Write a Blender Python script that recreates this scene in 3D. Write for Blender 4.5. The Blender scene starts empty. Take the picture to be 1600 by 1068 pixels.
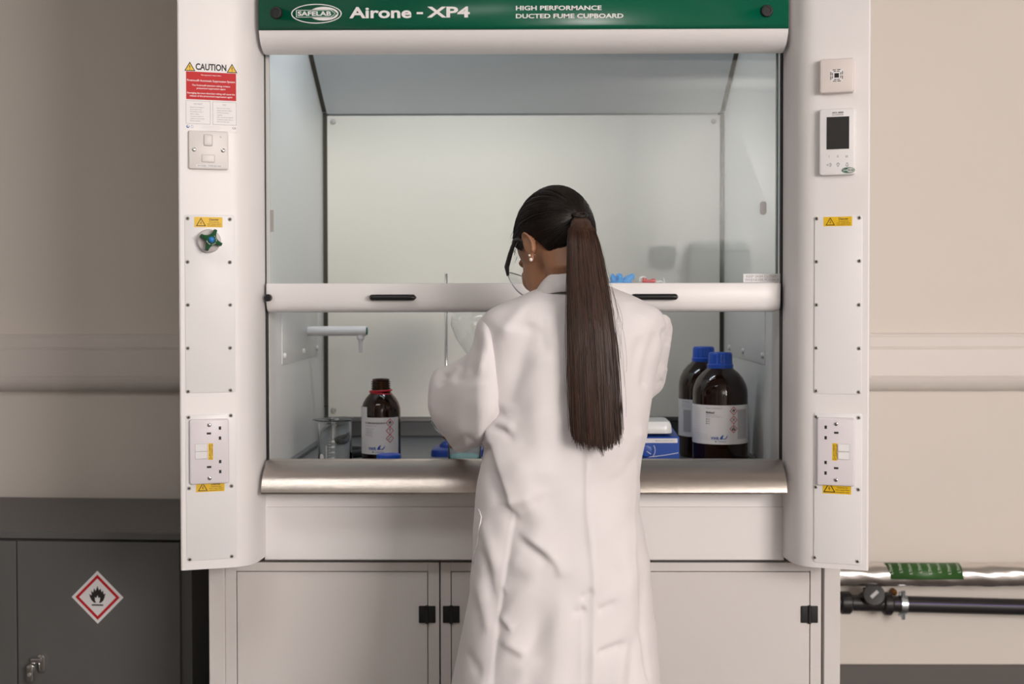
import bpy, math, random
import numpy as np
from mathutils import Matrix, Vector
random.seed(7); rng = np.random.default_rng(7)
PI = math.pi
SC = bpy.context.scene; COL = SC.collection

# ------------------------------------------------------------------ camera, world, lights, exposure
F = 2000.0; CAM = np.array([0.0, 0.0, 1.32]); PITCH, YAW, ROLL, SHY = 0.0209, 0.009, -0.0015, 27.0
cam = bpy.data.cameras.new('camera'); co = bpy.data.objects.new('camera', cam); COL.objects.link(co)
cam.sensor_width = 36; cam.lens = F/1600*36; cam.shift_y = -SHY/1600; cam.clip_start = 0.05
RM = Matrix.Rotation(YAW, 4, 'Z') @ Matrix.Rotation(PI/2-PITCH, 4, 'X') @ Matrix.Rotation(ROLL, 4, 'Z')
co.matrix_world = Matrix.Translation(Vector(CAM)) @ RM
cam.dof.use_dof = True; cam.dof.focus_distance = 2.62; cam.dof.aperture_fstop = 4.0
SC.camera = co
SC.view_settings.view_transform = 'Standard'; SC.view_settings.look = 'None'
SC.view_settings.gamma = 1; SC.view_settings.use_curve_mapping = False
SC.view_settings.exposure = 0.13
wd = bpy.data.worlds.new('world'); SC.world = wd; wd.use_nodes = True
wd.node_tree.nodes['Background'].inputs[0].default_value = (0.9, 0.93, 1, 1)
wd.node_tree.nodes['Background'].inputs[1].default_value = 0.3

def area(name, loc, target, sx, sy, power, col):
    l = bpy.data.lights.new(name, 'AREA'); l.shape = 'RECTANGLE'; l.size = sx; l.size_y = sy
    l.energy = power; l.color = col
    o = bpy.data.objects.new(name, l); COL.objects.link(o); o.location = loc
    d = Vector(target)-Vector(loc); o.rotation_euler = d.to_track_quat('-Z', 'Y').to_euler()
    return o
area('softbox_light', (3.05, -2.20, 2.25), (0.2, 3.0, 1.15), 1.9, 1.9, 235, (1, 0.915, 0.875))
area('added_wall_light', (1.40, -2.35, 2.10), (1.36, -3.0, 2.10), 0.4, 0.4, 46, (1, 0.96, 0.92))  # added lamp, brightens the unseen front wall for the veil mirrored in the sash
area('ceiling_panel_light', (-0.9, 1.3, 2.735), (-0.9, 1.3, 0), 1.2, 0.6, 13, (1, 0.97, 0.95))
area('cupboard_lamp_light', (-0.20, 3.045, 2.225), (-0.24, 3.48, 1.72), 0.6, 0.08, 3.6, (0.84, 0.91, 1))

RN = np.array(RM.to_3x3())
def ray(px, py):
    return RN @ np.array([(px-800)/F, (534-SHY-py)/F, -1.0])
def W(px, py, Y):
    d = ray(px, py); return CAM + d*((Y-CAM[1])/d[1])
def proj(P):
    L = (np.asarray(P)-CAM) @ RN
    return 800-F*L[..., 0]/L[..., 2], 534-SHY+F*L[..., 1]/L[..., 2]

# ------------------------------------------------------------------ materials
def lin(c):
    c = np.array(c, float)/255
    return tuple(np.where(c <= .04045, c/12.92, ((c+.055)/1.055)**2.4))
MATS = {}
def mat(name, col, rough=0.5, metal=0.0, noise=None, bump=None, spec=0.5, trans=0, ior=1.45, coat=0, sheen=0, alpha=1, emit=0):
    """noise=(scale, amount): slight mottling of the own colour; bump=(scale, strength, (sx,sy,sz))"""
    if name in MATS: return MATS[name]
    m = bpy.data.materials.new(name); m.use_nodes = True; nt = m.node_tree; b = nt.nodes['Principled BSDF']
    c = (*lin(col), 1) if max(col) > 1 else (*col, 1)
    b.inputs['Base Color'].default_value = c; b.inputs['Roughness'].default_value = rough
    b.inputs['Metallic'].default_value = metal; b.inputs['Specular IOR Level'].default_value = spec
    b.inputs['Transmission Weight'].default_value = trans; b.inputs['IOR'].default_value = ior
    b.inputs['Coat Weight'].default_value = coat
    if sheen: b.inputs['Sheen Weight'].default_value = sheen
    if emit:
        b.inputs['Emission Color'].default_value = c; b.inputs['Emission Strength'].default_value = emit
    tc = nt.nodes.new('ShaderNodeTexCoord')
    def mapped(sc):
        mp = nt.nodes.new('ShaderNodeMapping'); mp.inputs['Scale'].default_value = sc
        nt.links.new(tc.outputs['Object'], mp.inputs[0]); return mp.outputs[0]
    if noise:
        n = nt.nodes.new('ShaderNodeTexNoise'); n.inputs['Scale'].default_value = noise[0]; n.inputs['Detail'].default_value = 4
        nt.links.new(mapped(noise[2] if len(noise) > 2 else (1, 1, 1)), n.inputs['Vector'])
        mx = nt.nodes.new('ShaderNodeMix'); mx.data_type = 'RGBA'
        a = noise[1]
        mx.inputs[6].default_value = tuple(min(1, x*(1-a)) for x in c[:3])+(1,)
        mx.inputs[7].default_value = tuple(min(1, x*(1+a)) for x in c[:3])+(1,)
        nt.links.new(n.outputs[0], mx.inputs[0]); nt.links.new(mx.outputs[2], b.inputs['Base Color'])
    if bump:
        n = nt.nodes.new('ShaderNodeTexNoise'); n.inputs['Scale'].default_value = bump[0]; n.inputs['Detail'].default_value = 3
        nt.links.new(mapped(bump[2] if len(bump) > 2 else (1, 1, 1)), n.inputs['Vector'])
        bp = nt.nodes.new('ShaderNodeBump'); bp.inputs['Strength'].default_value = bump[1]; bp.inputs['Distance'].default_value = 0.002
        nt.links.new(n.outputs[0], bp.inputs['Height']); nt.links.new(bp.outputs[0], b.inputs['Normal'])
    MATS[name] = m; return m
def thin_glass(name, tint, ior=1.5):
    m = bpy.data.materials.new(name); m.use_nodes = True; nt = m.node_tree
    for n in list(nt.nodes):
        if n.type != 'OUTPUT_MATERIAL': nt.nodes.remove(n)
    out = nt.nodes['Material Output']
    t = nt.nodes.new('ShaderNodeBsdfTransparent'); t.inputs[0].default_value = (*tint, 1)
    g = nt.nodes.new('ShaderNodeBsdfGlossy'); g.inputs['Roughness'].default_value = 0.0
    fr = nt.nodes.new('ShaderNodeFresnel'); fr.inputs[0].default_value = ior
    mx = nt.nodes.new('ShaderNodeMixShader')
    nt.links.new(fr.outputs[0], mx.inputs[0]); nt.links.new(t.outputs[0], mx.inputs[1]); nt.links.new(g.outputs[0], mx.inputs[2])
    nt.links.new(mx.outputs[0], out.inputs[0]); MATS[name] = m; return m

M_wall = mat('cream_wall_paint', (0.78, 0.725, 0.665), 0.75, bump=(140, 0.05))
M_ceil = mat('ceiling_white', (0.62, 0.61, 0.59), 0.8)
M_far = mat('far_wall_paint', (0.50, 0.47, 0.43), 0.8)
M_floor = mat('grey_vinyl', (0.16, 0.145, 0.135), 0.55, noise=(30, .12))
M_trunk = mat('white_pvc', (0.74, 0.69, 0.65), 0.42)
M_white = mat('white_powder_coat', (0.83, 0.805, 0.80), 0.38, bump=(600, 0.03))
M_plate = mat('white_panel', (0.80, 0.785, 0.785), 0.36)
M_base = mat('base_white', (0.70, 0.665, 0.645), 0.42)
M_inner = mat('interior_laminate', (0.75, 0.75, 0.73), 0.42)
M_baffle = mat('cream_laminate', (0.77, 0.74, 0.665), 0.42)
M_dark = mat('dark_gap', (0.045, 0.045, 0.03), 0.8)
M_black = mat('black_plastic', (0.012, 0.012, 0.013), 0.32)
M_blackm = mat('black_matte', (0.014, 0.014, 0.015), 0.6)
M_top = mat('grey_worktop', (0.17, 0.175, 0.18), 0.4, noise=(60, .1))
M_steel = mat('brushed_stainless', (0.62, 0.56, 0.51), 0.27, 1.0, bump=(90, .12, (0.6, 30, 30)), noise=(40, .06, (.4, 20, 20)))
M_chrome = mat('chrome', (0.72, 0.71, 0.70), 0.16, 1.0)
M_screw = mat('screw_steel', (0.50, 0.48, 0.45), 0.35, 0.6)
M_screwd = mat('screw_recess', (0.05, 0.05, 0.05), 0.5, 0.6)
M_green = mat('banner_green', (0.0, 0.105, 0.055), 0.30)
M_letter = mat('banner_lettering', (0.80, 0.77, 0.76), 0.45)
M_red = mat('label_red', (0.56, 0.016, 0.02), 0.6)
M_yellow = mat('label_yellow', (0.80, 0.50, 0.012), 0.42)
M_ink = mat('black_ink', (0.02, 0.018, 0.018), 0.5)
M_grey = mat('grey_ink', (0.26, 0.26, 0.27), 0.5)
M_lgrey = mat('light_grey_ink', (0.5, 0.5, 0.51), 0.5)
M_bink = mat('blue_ink', (0.02, 0.09, 0.40), 0.5)
M_gink = mat('green_ink', (0.03, 0.22, 0.10), 0.5)
M_paper = mat('label_paper', (0.76, 0.74, 0.745), 0.45)
M_sock = mat('socket_plastic', (0.74, 0.70, 0.725), 0.33)
M_spur = mat('spur_plastic', (0.73, 0.69, 0.665), 0.36)
M_sens = mat('sensor_plastic', (0.74, 0.67, 0.64), 0.4)
M_screen = mat('dark_screen', (0.035, 0.035, 0.035), 0.25)
M_knobg = mat('knob_green', (0.003, 0.07, 0.018), 0.55, spec=0.25)
M_knobb = mat('knob_blue', (0.03, 0.22, 0.60), 0.2)
M_cabinet = mat('cabinet_grey', (0.115, 0.115, 0.112), 0.42, bump=(300, .04))
M_amber = mat('amber_glass', (0.085, 0.027, 0.007), 0.03, trans=0.92, ior=1.5)
M_amberd = mat('dark_amber_glass', (0.028, 0.009, 0.004), 0.05, trans=0.55, ior=1.5)
M_cap = mat('blue_cap', (0.012, 0.085, 0.52), 0.35)
M_ring = mat('red_plastic', (0.55, 0.012, 0.03), 0.35)
M_glass = mat('clear_glass', (0.97, 0.985, 0.98), 0.0, trans=1, ior=1.47)
M_aqua = mat('turquoise_liquid', (0.0, 0.56, 0.62), 0.05, trans=0.35, ior=1.33)
M_pane = thin_glass('sash_glass', (0.972, 0.982, 0.975))
M_lens = thin_glass('lens_plastic', (0.96, 0.97, 0.98))
M_edge = mat('sash_edge_trim', (0.27, 0.33, 0.305), 0.35)
M_blue = mat('stirrer_blue', (0.02, 0.075, 0.36), 0.33)
M_bluem = mat('stand_blue', (0.008, 0.04, 0.26), 0.35)
M_white2 = mat('white_ceramic', (0.76, 0.77, 0.76), 0.2)
M_glove = mat('nitrile_blue', (0.06, 0.34, 0.78), 0.45, bump=(150, .2))
M_foil = mat('foil', (0.80, 0.76, 0.72), 0.22, 1.0, bump=(26, 0.55, (.5, 1, 1)))
M_tape = mat('green_tape', (0.035, 0.115, 0.025), 0.4)
M_pipe = mat('black_pipe', (0.017, 0.016, 0.017), 0.4)
M_purple = mat('purple_stripe', (0.085, 0.05, 0.22), 0.45)
M_galv = mat('galvanised', (0.55, 0.60, 0.63), 0.3, 1.0)
M_brass = mat('brass', (0.25, 0.11, 0.03), 0.45, 0.7)
M_skin = mat('skin', (0.36, 0.175, 0.095), 0.5, noise=(40, .08), bump=(500, .06))
M_coat = mat('white_cotton', (0.775, 0.735, 0.74), 0.82, sheen=0.15, bump=(900, .07))
M_seam = mat('cotton_seam', (0.80, 0.765, 0.765), 0.8)
M_hair = mat('dark_hair', (0.010, 0.0062, 0.0044), 0.42, noise=(60, .5), spec=0.42)
M_tail = mat('brown_hair', (0.050, 0.0225, 0.0130), 0.40, noise=(9, .75, (14, 14, .5)), spec=0.5)
M_trous = mat('dark_trousers', (0.02, 0.02, 0.025), 0.8)
M_shoe = mat('black_shoe', (0.015, 0.014, 0.014), 0.4)
M_pearl = mat('pearl', (0.82, 0.76, 0.70), 0.15)
M_eye = mat('eye_white', (0.75, 0.73, 0.70), 0.2)

# ------------------------------------------------------------------ mesh building
TXT = {}
def glyphs(s, off):
    k = (s, off)
    if k not in TXT:
        cu = bpy.data.curves.new('t', 'FONT'); cu.body = s; cu.size = 1; cu.offset = off; cu.resolution_u = 3
        o = bpy.data.objects.new('t', cu); COL.objects.link(o)
        bpy.context.view_layer.update()
        me = o.evaluated_get(bpy.context.evaluated_depsgraph_get()).to_mesh()
        v = np.array([x.co[:] for x in me.vertices]) if len(me.vertices) else np.zeros((0, 3))
        f = [tuple(p.vertices) for p in me.polygons]
        TXT[k] = (v, f); bpy.data.objects.remove(o); bpy.data.curves.remove(cu)
    return TXT[k]
CAPH = None
def I4(): return np.eye(4)
def T4(x, y, z): m = np.eye(4); m[:3, 3] = (x, y, z); return m
class MB:
    def __init__(s): s.v = []; s.f = []; s.m = []; s.n = 0
    def add(s, v, f, mat=0, M=None, fn=None):
        v = np.asarray(v, float)
        if len(v) == 0: return
        if fn is not None: v = fn(v)
        if M is not None: v = v @ np.asarray(M)[:3, :3].T + np.asarray(M)[:3, 3]
        s.v.append(v); s.f += [tuple(i+s.n for i in q) for q in f]; s.m += [mat]*len(f); s.n += len(v)
    def box(s, x0, x1, y0, y1, z0, z1, M=None, mat=0):
        v = [(x, y, z) for z in (z0, z1) for y in (y0, y1) for x in (x0, x1)]
        s.add(v, [(0, 2, 3, 1), (4, 5, 7, 6), (0, 1, 5, 4), (2, 6, 7, 3), (0, 4, 6, 2), (1, 3, 7, 5)], mat, M)
    def layers(s, rings, M=None, mat=0, cap=(True, True), closed=True, fn=None):
        """loft of equal-length rings of 3-D points"""
        R = [np.asarray(r, float) for r in rings]; n = len(R[0]); f = []
        for k in range(len(R)-1):
            for i in range(n if closed else n-1):
                j = (i+1) % n
                f.append((k*n+i, k*n+j, (k+1)*n+j, (k+1)*n+i))
        if cap[0]: f.append(tuple(range(n-1, -1, -1)))
        if cap[1]: f.append(tuple((len(R)-1)*n+i for i in range(n)))
        s.add(np.vstack(R), f, mat, M, fn)
    def prism(s, poly, z0, z1, M=None, mat=0):
        p = np.asarray(poly, float)
        s.layers([np.c_[p, np.full(len(p), z)] for z in (z0, z1)], M, mat)
    def flat(s, poly, z, M=None, mat=0, fn=None):
        p = np.asarray(poly, float); s.add(np.c_[p, np.full(len(p), z)], [tuple(range(len(p)))], mat, M, fn)
    def frame(s, outer, inner, z, M=None, mat=0, fn=None):
        a = np.asarray(outer, float); b = np.asarray(inner, float); n = len(a)
        s.add(np.c_[np.vstack([a, b]), np.full(2*n, z)], [(i, (i+1) % n, n+(i+1) % n, n+i) for i in range(n)], mat, M, fn)
    def plate(s, x0, x1, y0, y1, r, z0, z1, ch=0.0, M=None, mat=0, n=5):
        """rounded rectangle with a chamfered front edge"""
        rs = [np.c_[rrect(x0, x1, y0, y1, r, n), np.full(4*(n+1), z0)]]
        if ch:
            rs.append(np.c_[rrect(x0, x1, y0, y1, r, n), np.full(4*(n+1), z1-ch)])
            c3 = ch*.3
            rs.append(np.c_[rrect(x0+c3, x1-c3, y0+c3, y1-c3, max(r-c3, 1e-4), n), np.full(4*(n+1), z1-c3)])
            rs.append(np.c_[rrect(x0+ch, x1-ch, y0+ch, y1-ch, max(r-ch, 1e-4), n), np.full(4*(n+1), z1)])
        else: rs.append(np.c_[rrect(x0, x1, y0, y1, r, n), np.full(4*(n+1), z1)])
        s.layers(rs, M, mat)
    def lathe(s, prof, seg=32, M=None, mat=0, cap=(True, True), a0=0, fn=None):
        a = np.arange(seg)*2*PI/seg+a0
        s.layers([np.c_[r*np.cos(a), r*np.sin(a), np.full(seg, z)] for r, z in prof], M, mat, cap, True, fn)
    def tube(s, pts, r, seg=8, mat=0, cap=True, M=None):
        P = np.asarray(pts, float); n = len(P); r = np.broadcast_to(np.asarray(r, float), (n,))
        t = np.gradient(P, axis=0); t /= np.linalg.norm(t, axis=1)[:, None]+1e-12
        up = np.array([0, 0, 1.0]) if abs(t[0][2]) < .9 else np.array([1.0, 0, 0])
        a = np.arange(seg)*2*PI/seg; rings = []
        for k in range(n):
            u = up-t[k]*np.dot(up, t[k]); u /= np.linalg.norm(u)+1e-12; w = np.cross(t[k], u); up = u
            rings.append(P[k]+r[k]*(np.cos(a)[:, None]*u+np.sin(a)[:, None]*w))
        s.layers(rings, M, mat, (cap, cap))
    def ell(s, c, rad, R=None, seg=20, rows=12, mat=0, M=None):
        ph = np.linspace(-PI/2, PI/2, rows+1); a = np.arange(seg)*2*PI/seg
        ph[0] += .02; ph[-1] -= .02
        rg = []
        for p in ph:
            v = np.c_[rad[0]*np.cos(p)*np.cos(a), rad[1]*np.cos(p)*np.sin(a), np.full(seg, rad[2]*np.sin(p))]
            if R is not None: v = v @ np.asarray(R).T
            rg.append(v+np.asarray(c))
        s.layers(rg, M, mat)
    def text(s, t, x, y, h, M=None, mat=0, width=None, align='L', bold=0.0, z=0.0004, fn=None, rot=0):
        """h: cap height; (x, y): left/centre of the baseline"""
        global CAPH
        if CAPH is None: g = glyphs('H', 0.0)[0]; CAPH = g[:, 1].max()-g[:, 1].min()
        v, f = glyphs(t, bold)
        if not len(v): return
        v = v.copy(); v[:, 0] -= v[:, 0].min(); k = h/CAPH; w = v[:, 0].max()
        v[:, 1] *= k; v[:, 0] *= (width/w if width else k)
        if align == 'C': v[:, 0] -= v[:, 0].max()/2
        elif align == 'R': v[:, 0] -= v[:, 0].max()
        if rot: c, q = math.cos(rot), math.sin(rot); v = np.c_[v[:, 0]*c-v[:, 1]*q, v[:, 0]*q+v[:, 1]*c, v[:, 2]]
        v += (x, y, z); s.add(v, f, mat, M, fn)
    def build(s, name, mats, parent=None, smooth=None, bevel=None, at=None, solid=None, sub=None):
        mats = mats if isinstance(mats, (list, tuple)) else [mats]
        loc = np.zeros(3)
        if parent is not None: loc = np.array(parent['_w']) if '_w' in parent else loc
        elif at is not None: loc = np.array(at, float)
        me = bpy.data.meshes.new(name); me.from_pydata((np.vstack(s.v)-loc).tolist(), [], s.f)
        for m in mats: me.materials.append(m)
        me.polygons.foreach_set('material_index', np.array(s.m, dtype=np.int32))
        if smooth is not None:
            me.polygons.foreach_set('use_smooth', np.ones(len(me.polygons), dtype=bool))
            if smooth < 179: me.set_sharp_from_angle(angle=math.radians(smooth))
        me.update(); o = bpy.data.objects.new(name, me); COL.objects.link(o)
        o['_w'] = loc.tolist()
        if parent is not None: o.parent = parent
        else: o.location = loc
        if bevel:
            b = o.modifiers.new('bevel', 'BEVEL'); b.width = bevel; b.segments = 3; b.limit_method = 'ANGLE'; b.angle_limit = math.radians(40)
        if solid:
            b = o.modifiers.new('solid', 'SOLIDIFY'); b.thickness = solid; b.offset = -1
        if sub:
            b = o.modifiers.new('sub', 'SUBSURF'); b.levels = b.render_levels = sub
        return o
def rrect(x0, x1, y0, y1, r, n=5):
    r = min(r, (x1-x0)/2-1e-6, (y1-y0)/2-1e-6); p = []
    for cx, cy, a in ((x1-r, y0+r, -PI/2), (x1-r, y1-r, 0), (x0+r, y1-r, PI/2), (x0+r, y0+r, PI)):
        for k in range(n+1): p.append((cx+r*math.cos(a+PI/2*k/n), cy+r*math.sin(a+PI/2*k/n)))
    return np.array(p)
def oval(cx, cy, a, b, n=40): t = np.arange(n)*2*PI/n; return np.c_[cx+a*np.cos(t), cy+b*np.sin(t)]
def rect(x0, x1, y0, y1): return np.array([(x0, y0), (x1, y0), (x1, y1), (x0, y1)])
def diamond(cx, cy, r): return np.array([(cx, cy-r), (cx+r, cy), (cx, cy+r), (cx-r, cy)])
def thing(name, loc, label, cat, group=None):
    o = bpy.data.objects.new(name, None); COL.objects.link(o); o.location = loc; o.empty_display_size = .1
    o['_w'] = [float(x) for x in loc]; tag(o, label, cat, group); return o
def tag(o, label, cat, group=None):
    o['label'] = label; o['category'] = cat
    if group: o['group'] = group
    return o
def struct(o): o['kind'] = 'structure'; return o
def inst(src, name, parent, M):
    """a further object on a mesh already built round its own origin"""
    o = bpy.data.objects.new(name, src); COL.objects.link(o); o.parent = parent
    m = np.array(M, float); m = m.copy(); m[:3, 3] -= np.array(parent['_w'])
    o.matrix_basis = Matrix(m.tolist()); o['_w'] = list(map(float, M[:3, 3])); return o
class Face:
    """a plane in the place: u across, v = up, n towards the room"""
    def __init__(s, O, u):
        s.O = np.array(O, float); s.u = np.array(u, float)/np.linalg.norm(u); s.n = np.cross(s.u, [0, 0, 1.0])
        s.M = np.eye(4); s.M[:3, 0] = s.u; s.M[:3, 1] = (0, 0, 1); s.M[:3, 2] = s.n; s.M[:3, 3] = s.O
    def loc(s, px, py):
        d = ray(px, py); t = np.dot(s.O-CAM, s.n)/np.dot(d, s.n); p = CAM+d*t-s.O
        return float(np.dot(p, s.u)), float(p[2])
    def box(s, x0, y0, x1, y1):
        a = s.loc(x0, y1); b = s.loc(x1, y0); return a[0], b[0], a[1], b[1]
    def at(s, u, v, w=0): return s.M @ T4(u, v, w)
def flame(b, cx, cy, s, z, M, mat, hole, fn=None):
    L = [(0, 1.0), (.14, .62), (.30, .78), (.36, .45), (.50, .62), (.56, .25), (.72, .36), (.62, -.05), (.52, -.28), (.30, -.48), (-.30, -.48),
         (-.52, -.28), (-.66, -.02), (-.74, .28), (-.52, .16), (-.56, .58), (-.38, .42), (-.30, .80), (-.16, .55)]
    pts = np.array(L)*s+(cx, cy); c = np.array([[cx, cy-.1*s]])
    n = len(pts); v = np.c_[np.vstack([pts, c]), np.full(n+1, z)]
    b.add(v, [(i, n, (i+1) % n) for i in range(n)][::-1], mat, M, fn)
    H = np.array([(0, .18), (.10, -.06), (.24, .0), (.22, -.3), (.12, -.485), (-.12, -.485), (-.22, -.3), (-.24, 0), (-.1, -.06)])*s+(cx, cy)
    b.flat(H[::-1], z+.0001, M, hole, fn)
    b.flat(rect(cx-.52*s, cx+.52*s, cy-.74*s, cy-.62*s), z, M, mat, fn)

# screw mesh, built once
def screw_mesh(r, h, name):
    b = MB(); b.lathe([(r, 0), (r, h*.45), (r*.8, h*.85), (r*.52, h), ], 16, None, 0, (False, False))
    b.lathe([(r*.52, h), (r*.42, h*.45)], 6, None, 1, (False, True))
    o = b.build(name, [M_screw, M_screwd], None, 40); me = o.data; bpy.data.objects.remove(o); return me
SCREW = screw_mesh(.0042, .0026, 'screw')
def dome_mesh(r, h, mats):
    b = MB(); b.lathe([(r, 0), (r*.98, h*.4), (r*.8, h*.8), (r*.4, h)], 18, None, 0, (False, True))
    b.box(-r*.75, r*.75, -r*.13, r*.13, h*.9, h*1.02, None, 1)
    o = b.build('s', mats, None, 50); me = o.data; bpy.data.objects.remove(o); return me
PSCREW = dome_mesh(.0048, .002, [M_chrome, M_screwd])

# ------------------------------------------------------------------ the room
YW = 4.0
b = MB(); b.box(-4.2, 4.2, YW, YW+.12, 0, 2.75); struct(b.build('wall_back', M_wall))
b = MB(); b.box(-4.32, -4.2, -3.0, YW, 0, 2.75); struct(b.build('wall_left', M_far))
b = MB(); b.box(4.2, 4.32, -3.0, YW, 0, 2.75); struct(b.build('wall_right', M_far))
b = MB(); b.box(-4.2, 4.2, -3.12, -3.0, 0, 2.75); struct(b.build('wall_front', M_ceil))
b = MB(); b.box(-4.2, 4.2, -3.0, YW, -.1, 0); struct(b.build('floor', M_floor))
b = MB(); b.box(-4.2, 4.2, -3.0, YW, 2.75, 2.85); struct(b.build('ceiling', M_ceil))
b = MB(); zb = W(1450, 1037, YW)[2]
prof = [(YW, zb), (YW-.006, zb-.004), (YW-.007, .04), (YW-.014, .018), (YW-.04, .001), (YW, .001)]
b.layers([[(x, y, z) for y, z in prof] for x in (-4.2, 4.2)]); struct(b.build('baseboard_back', mat('cove_grey', (.13, .118, .11), .5)))

zt, zg, zl, zz = (W(1450, p, YW-.05)[2] for p in (521, 543, 588, 611))
b = MB()
prof = [(YW-.001, zt), (YW-.026, zt), (YW-.030, zt-.003), (YW-.030, zt-.007), (YW-.034, zt-.009), (YW-.040, zg+.003), (YW-.037, zg+.001), (YW-.037, zg-.002), (YW-.043, zg-.004),
        (YW-.046, zl+.002), (YW-.043, zl+.0005), (YW-.043, zl-.001), (YW-.047, zl-.004), (YW-.046, zl-.014), (YW-.040, zl-.028), (YW-.030, zz+.006), (YW-.018, zz), (YW-.001, zz-.002)]
b.layers([[(x, y, z) for y, z in prof] for x in (-4.19, 4.19)])
tag(b.build('cable_trunking', M_trunk, None, 25, at=(0, YW, zz)), 'white dado trunking running along the cream wall behind the fume cupboard', 'trunking')

# ------------------------------------------------------------------ fume cupboard
FC = thing('fume_cupboard', (0, 3.4, .715), 'white ducted fume cupboard with green banner and half raised glass sash', 'fume cupboard')
YS = 2.97                                   # sash glass
XI = .597                                   # inner half width
YB = 3.81                                   # back baffle
zpb = W(300, 889, 2.80)[2]
TH = math.radians(18)
FL = Face((-.748, 2.788, 1.32), (math.cos(TH), math.sin(TH), 0))
FR = Face((.748, 2.788, 1.32), (math.cos(TH), -math.sin(TH), 0))
for sx in (-1, 1):
    pr = [(.748, 2.788), (.645, 2.788+.103*math.tan(TH)), (.634, 2.827), (.624, 2.834), (.615, 2.844), (.608, 2.857), (.603, 2.873), (.600, 2.895), (.598, 2.925), (.5975, 2.955),
          (.5975, 3.0), (.752, 3.0), (.7545, 2.80), (.7535, 2.793), (.7512, 2.789)]
    b = MB(); P = np.array([(sx*x, y) for x, y in pr]); P = P if sx > 0 else P[::-1]
    b.prism(P, zpb, 2.45); b.build('pilaster', M_white, FC, 32)
    b = MB(); b.box(*sorted((sx*.735, sx*.75)), 3.0, 3.93, .735, 2.45); b.build('outer_side_panel', M_white, FC)
    # inner wall with the service panel
    b = MB(); b.box(*sorted((sx*XI, sx*(XI+.012))), 3.0, 3.93, .86, 2.3); sw = b.build('inner_side_wall', M_inner, FC)
    def YX(px): d = ray(px, 500); return float(sx*XI/d[0]*d[1])
    y0, y1 = (YX(440), YX(495)) if sx < 0 else (YX(1196), YX(1140))
    zh_ = 1.325
    zl_ = float(CAM[2]+ray(495, 555)[2]/ray(495, 555)[1]*y1)
    FS = Face((sx*XI, y0, 0), (0, 1, 0)) if sx < 0 else Face((sx*XI, y1, 0), (0, -1, 0))
    b = MB(); b.plate(0, y1-y0, zl_, zh_, .004, 0, .0018, .0006, FS.M); sp = b.build('service_panel', M_inner, sw, 40)
    b = MB(); b.lathe([(.0075, 0), (.0075, .003), (.0062, .0055), (.003, .0065)], 16, None, 0, (False, True)); o = b.build('cap', M_inner); CAPM = o.data; bpy.data.objects.remove(o)
    for k, u in enumerate((.02, (y1-y0)*.55, y1-y0-.015)):
        if sx > 0: u = y1-y0-u
        inst(CAPM, 'screw_cap', sp, FS.at(u, zl_+.022, .0018))

# canopy and banner (the front bulges, then curls back under to the glass)
fy = lambda y: 2.955-(2.955-y)*.60
XC = (W(1231, 20, fy(2.805))[0]-W(403, 20, fy(2.805))[0])/2
z45 = W(818, 46, fy(2.806))[2]; z82 = W(818, 82, 2.915)[2]
can = [(2.80, 2.45), (2.80, z45+.018), (2.802, z45+.009), (2.806, z45), (2.814, z45-.011), (2.826, z45-.021), (2.843, z45-.030), (2.865, z45-.036), (2.89, z82+.001), (2.915, z82), (2.955, z82+.004), (2.955, 2.45)]
b = MB(); b.layers([[(x, fy(y), z) for y, z in can] for x in (-XC, XC)]); b.build('canopy', M_white, FC, 35)
ban = [(2.80, 2.06), (2.80, z45+.018), (2.802, z45+.009), (2.806, z45)]
b = MB()
ob = [[(x, fy(y)-.0012, z) for y, z in ban] for x in (-XC+.0005, XC-.0005)]
b.layers(ob, closed=False, cap=(False, False)); b.f = [q[::-1] for q in b.f]
bn = b.build('banner', M_green, FC, 35, solid=.0008)
FB = Face((0, fy(2.80)-.0015, 1.32), (1, 0, 0))
b = MB()
def btext(s, x0, x1, ytop, ybase, bold):
    u0, v0 = FB.loc(x0, ybase); u1, v1 = FB.loc(x1, ytop); b.text(s, u0, v0, v1-v0, FB.M, 0, u1-u0, bold=bold, z=.0008)
btext('Airone', 546, 643, 11.5, 28, .028); b.flat(rect(FB.loc(651, 20)[0], FB.loc(661, 20)[0], FB.loc(656, 22.2)[1], FB.loc(656, 19)[1]), .0008, FB.M); btext('XP4', 667, 734, 11, 27, .028)
b.build('title_lettering', M_letter, bn); b = MB()
btext('HIGH PERFORMANCE', 806, 940, 9, 16, .028); btext('DUCTED FUME CUPBOARD', 806, 974, 21.5, 28.5, .028)
b.build('subtitle_lettering', M_letter, bn)
def logo(b, f, x0, x1, y0, y1, z, mw, mg):
    """oval badge: ring, pale crescent, and the lettered arrow across it"""
    u0, u1, v0, v1 = f.box(x0, y0, x1, y1); cx, cy, a, c = (u0+u1)/2, (v0+v1)/2, (u1-u0)/2, (v1-v0)/2
    b.frame(oval(cx, cy, a, c), oval(cx, cy, a*.955, c*.91), z, f.M, mw)
    b.flat(oval(cx+a*.29, cy, a*.58, c*.70), z, f.M, mw)
    ar = np.array([(-.82, -.40), (.60, -.40), (.77, 0), (.60, .40), (-.82, .40)])
    b.flat(ar*(a, c)*(1.0, 1.02)+(cx, cy), z+.0002, f.M, mg)
    b.frame(ar*(a, c)*(.98, .93)+(cx, cy), ar*(a, c)*(.95, .82)+(cx, cy), z+.0004, f.M, mw)
    ch = np.array([(.60, -.36), (.66, -.36), (.84, 0), (.66, .36), (.60, .36), (.76, 0)])
    b.flat(ch*(a, c)+(cx, cy), z+.0005, f.M, mg)
    b.text('SAFELAB', cx-.74*a, cy-.20*c, .42*c, f.M, mw, 1.32*a, bold=.03, z=z+.0005)
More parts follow.
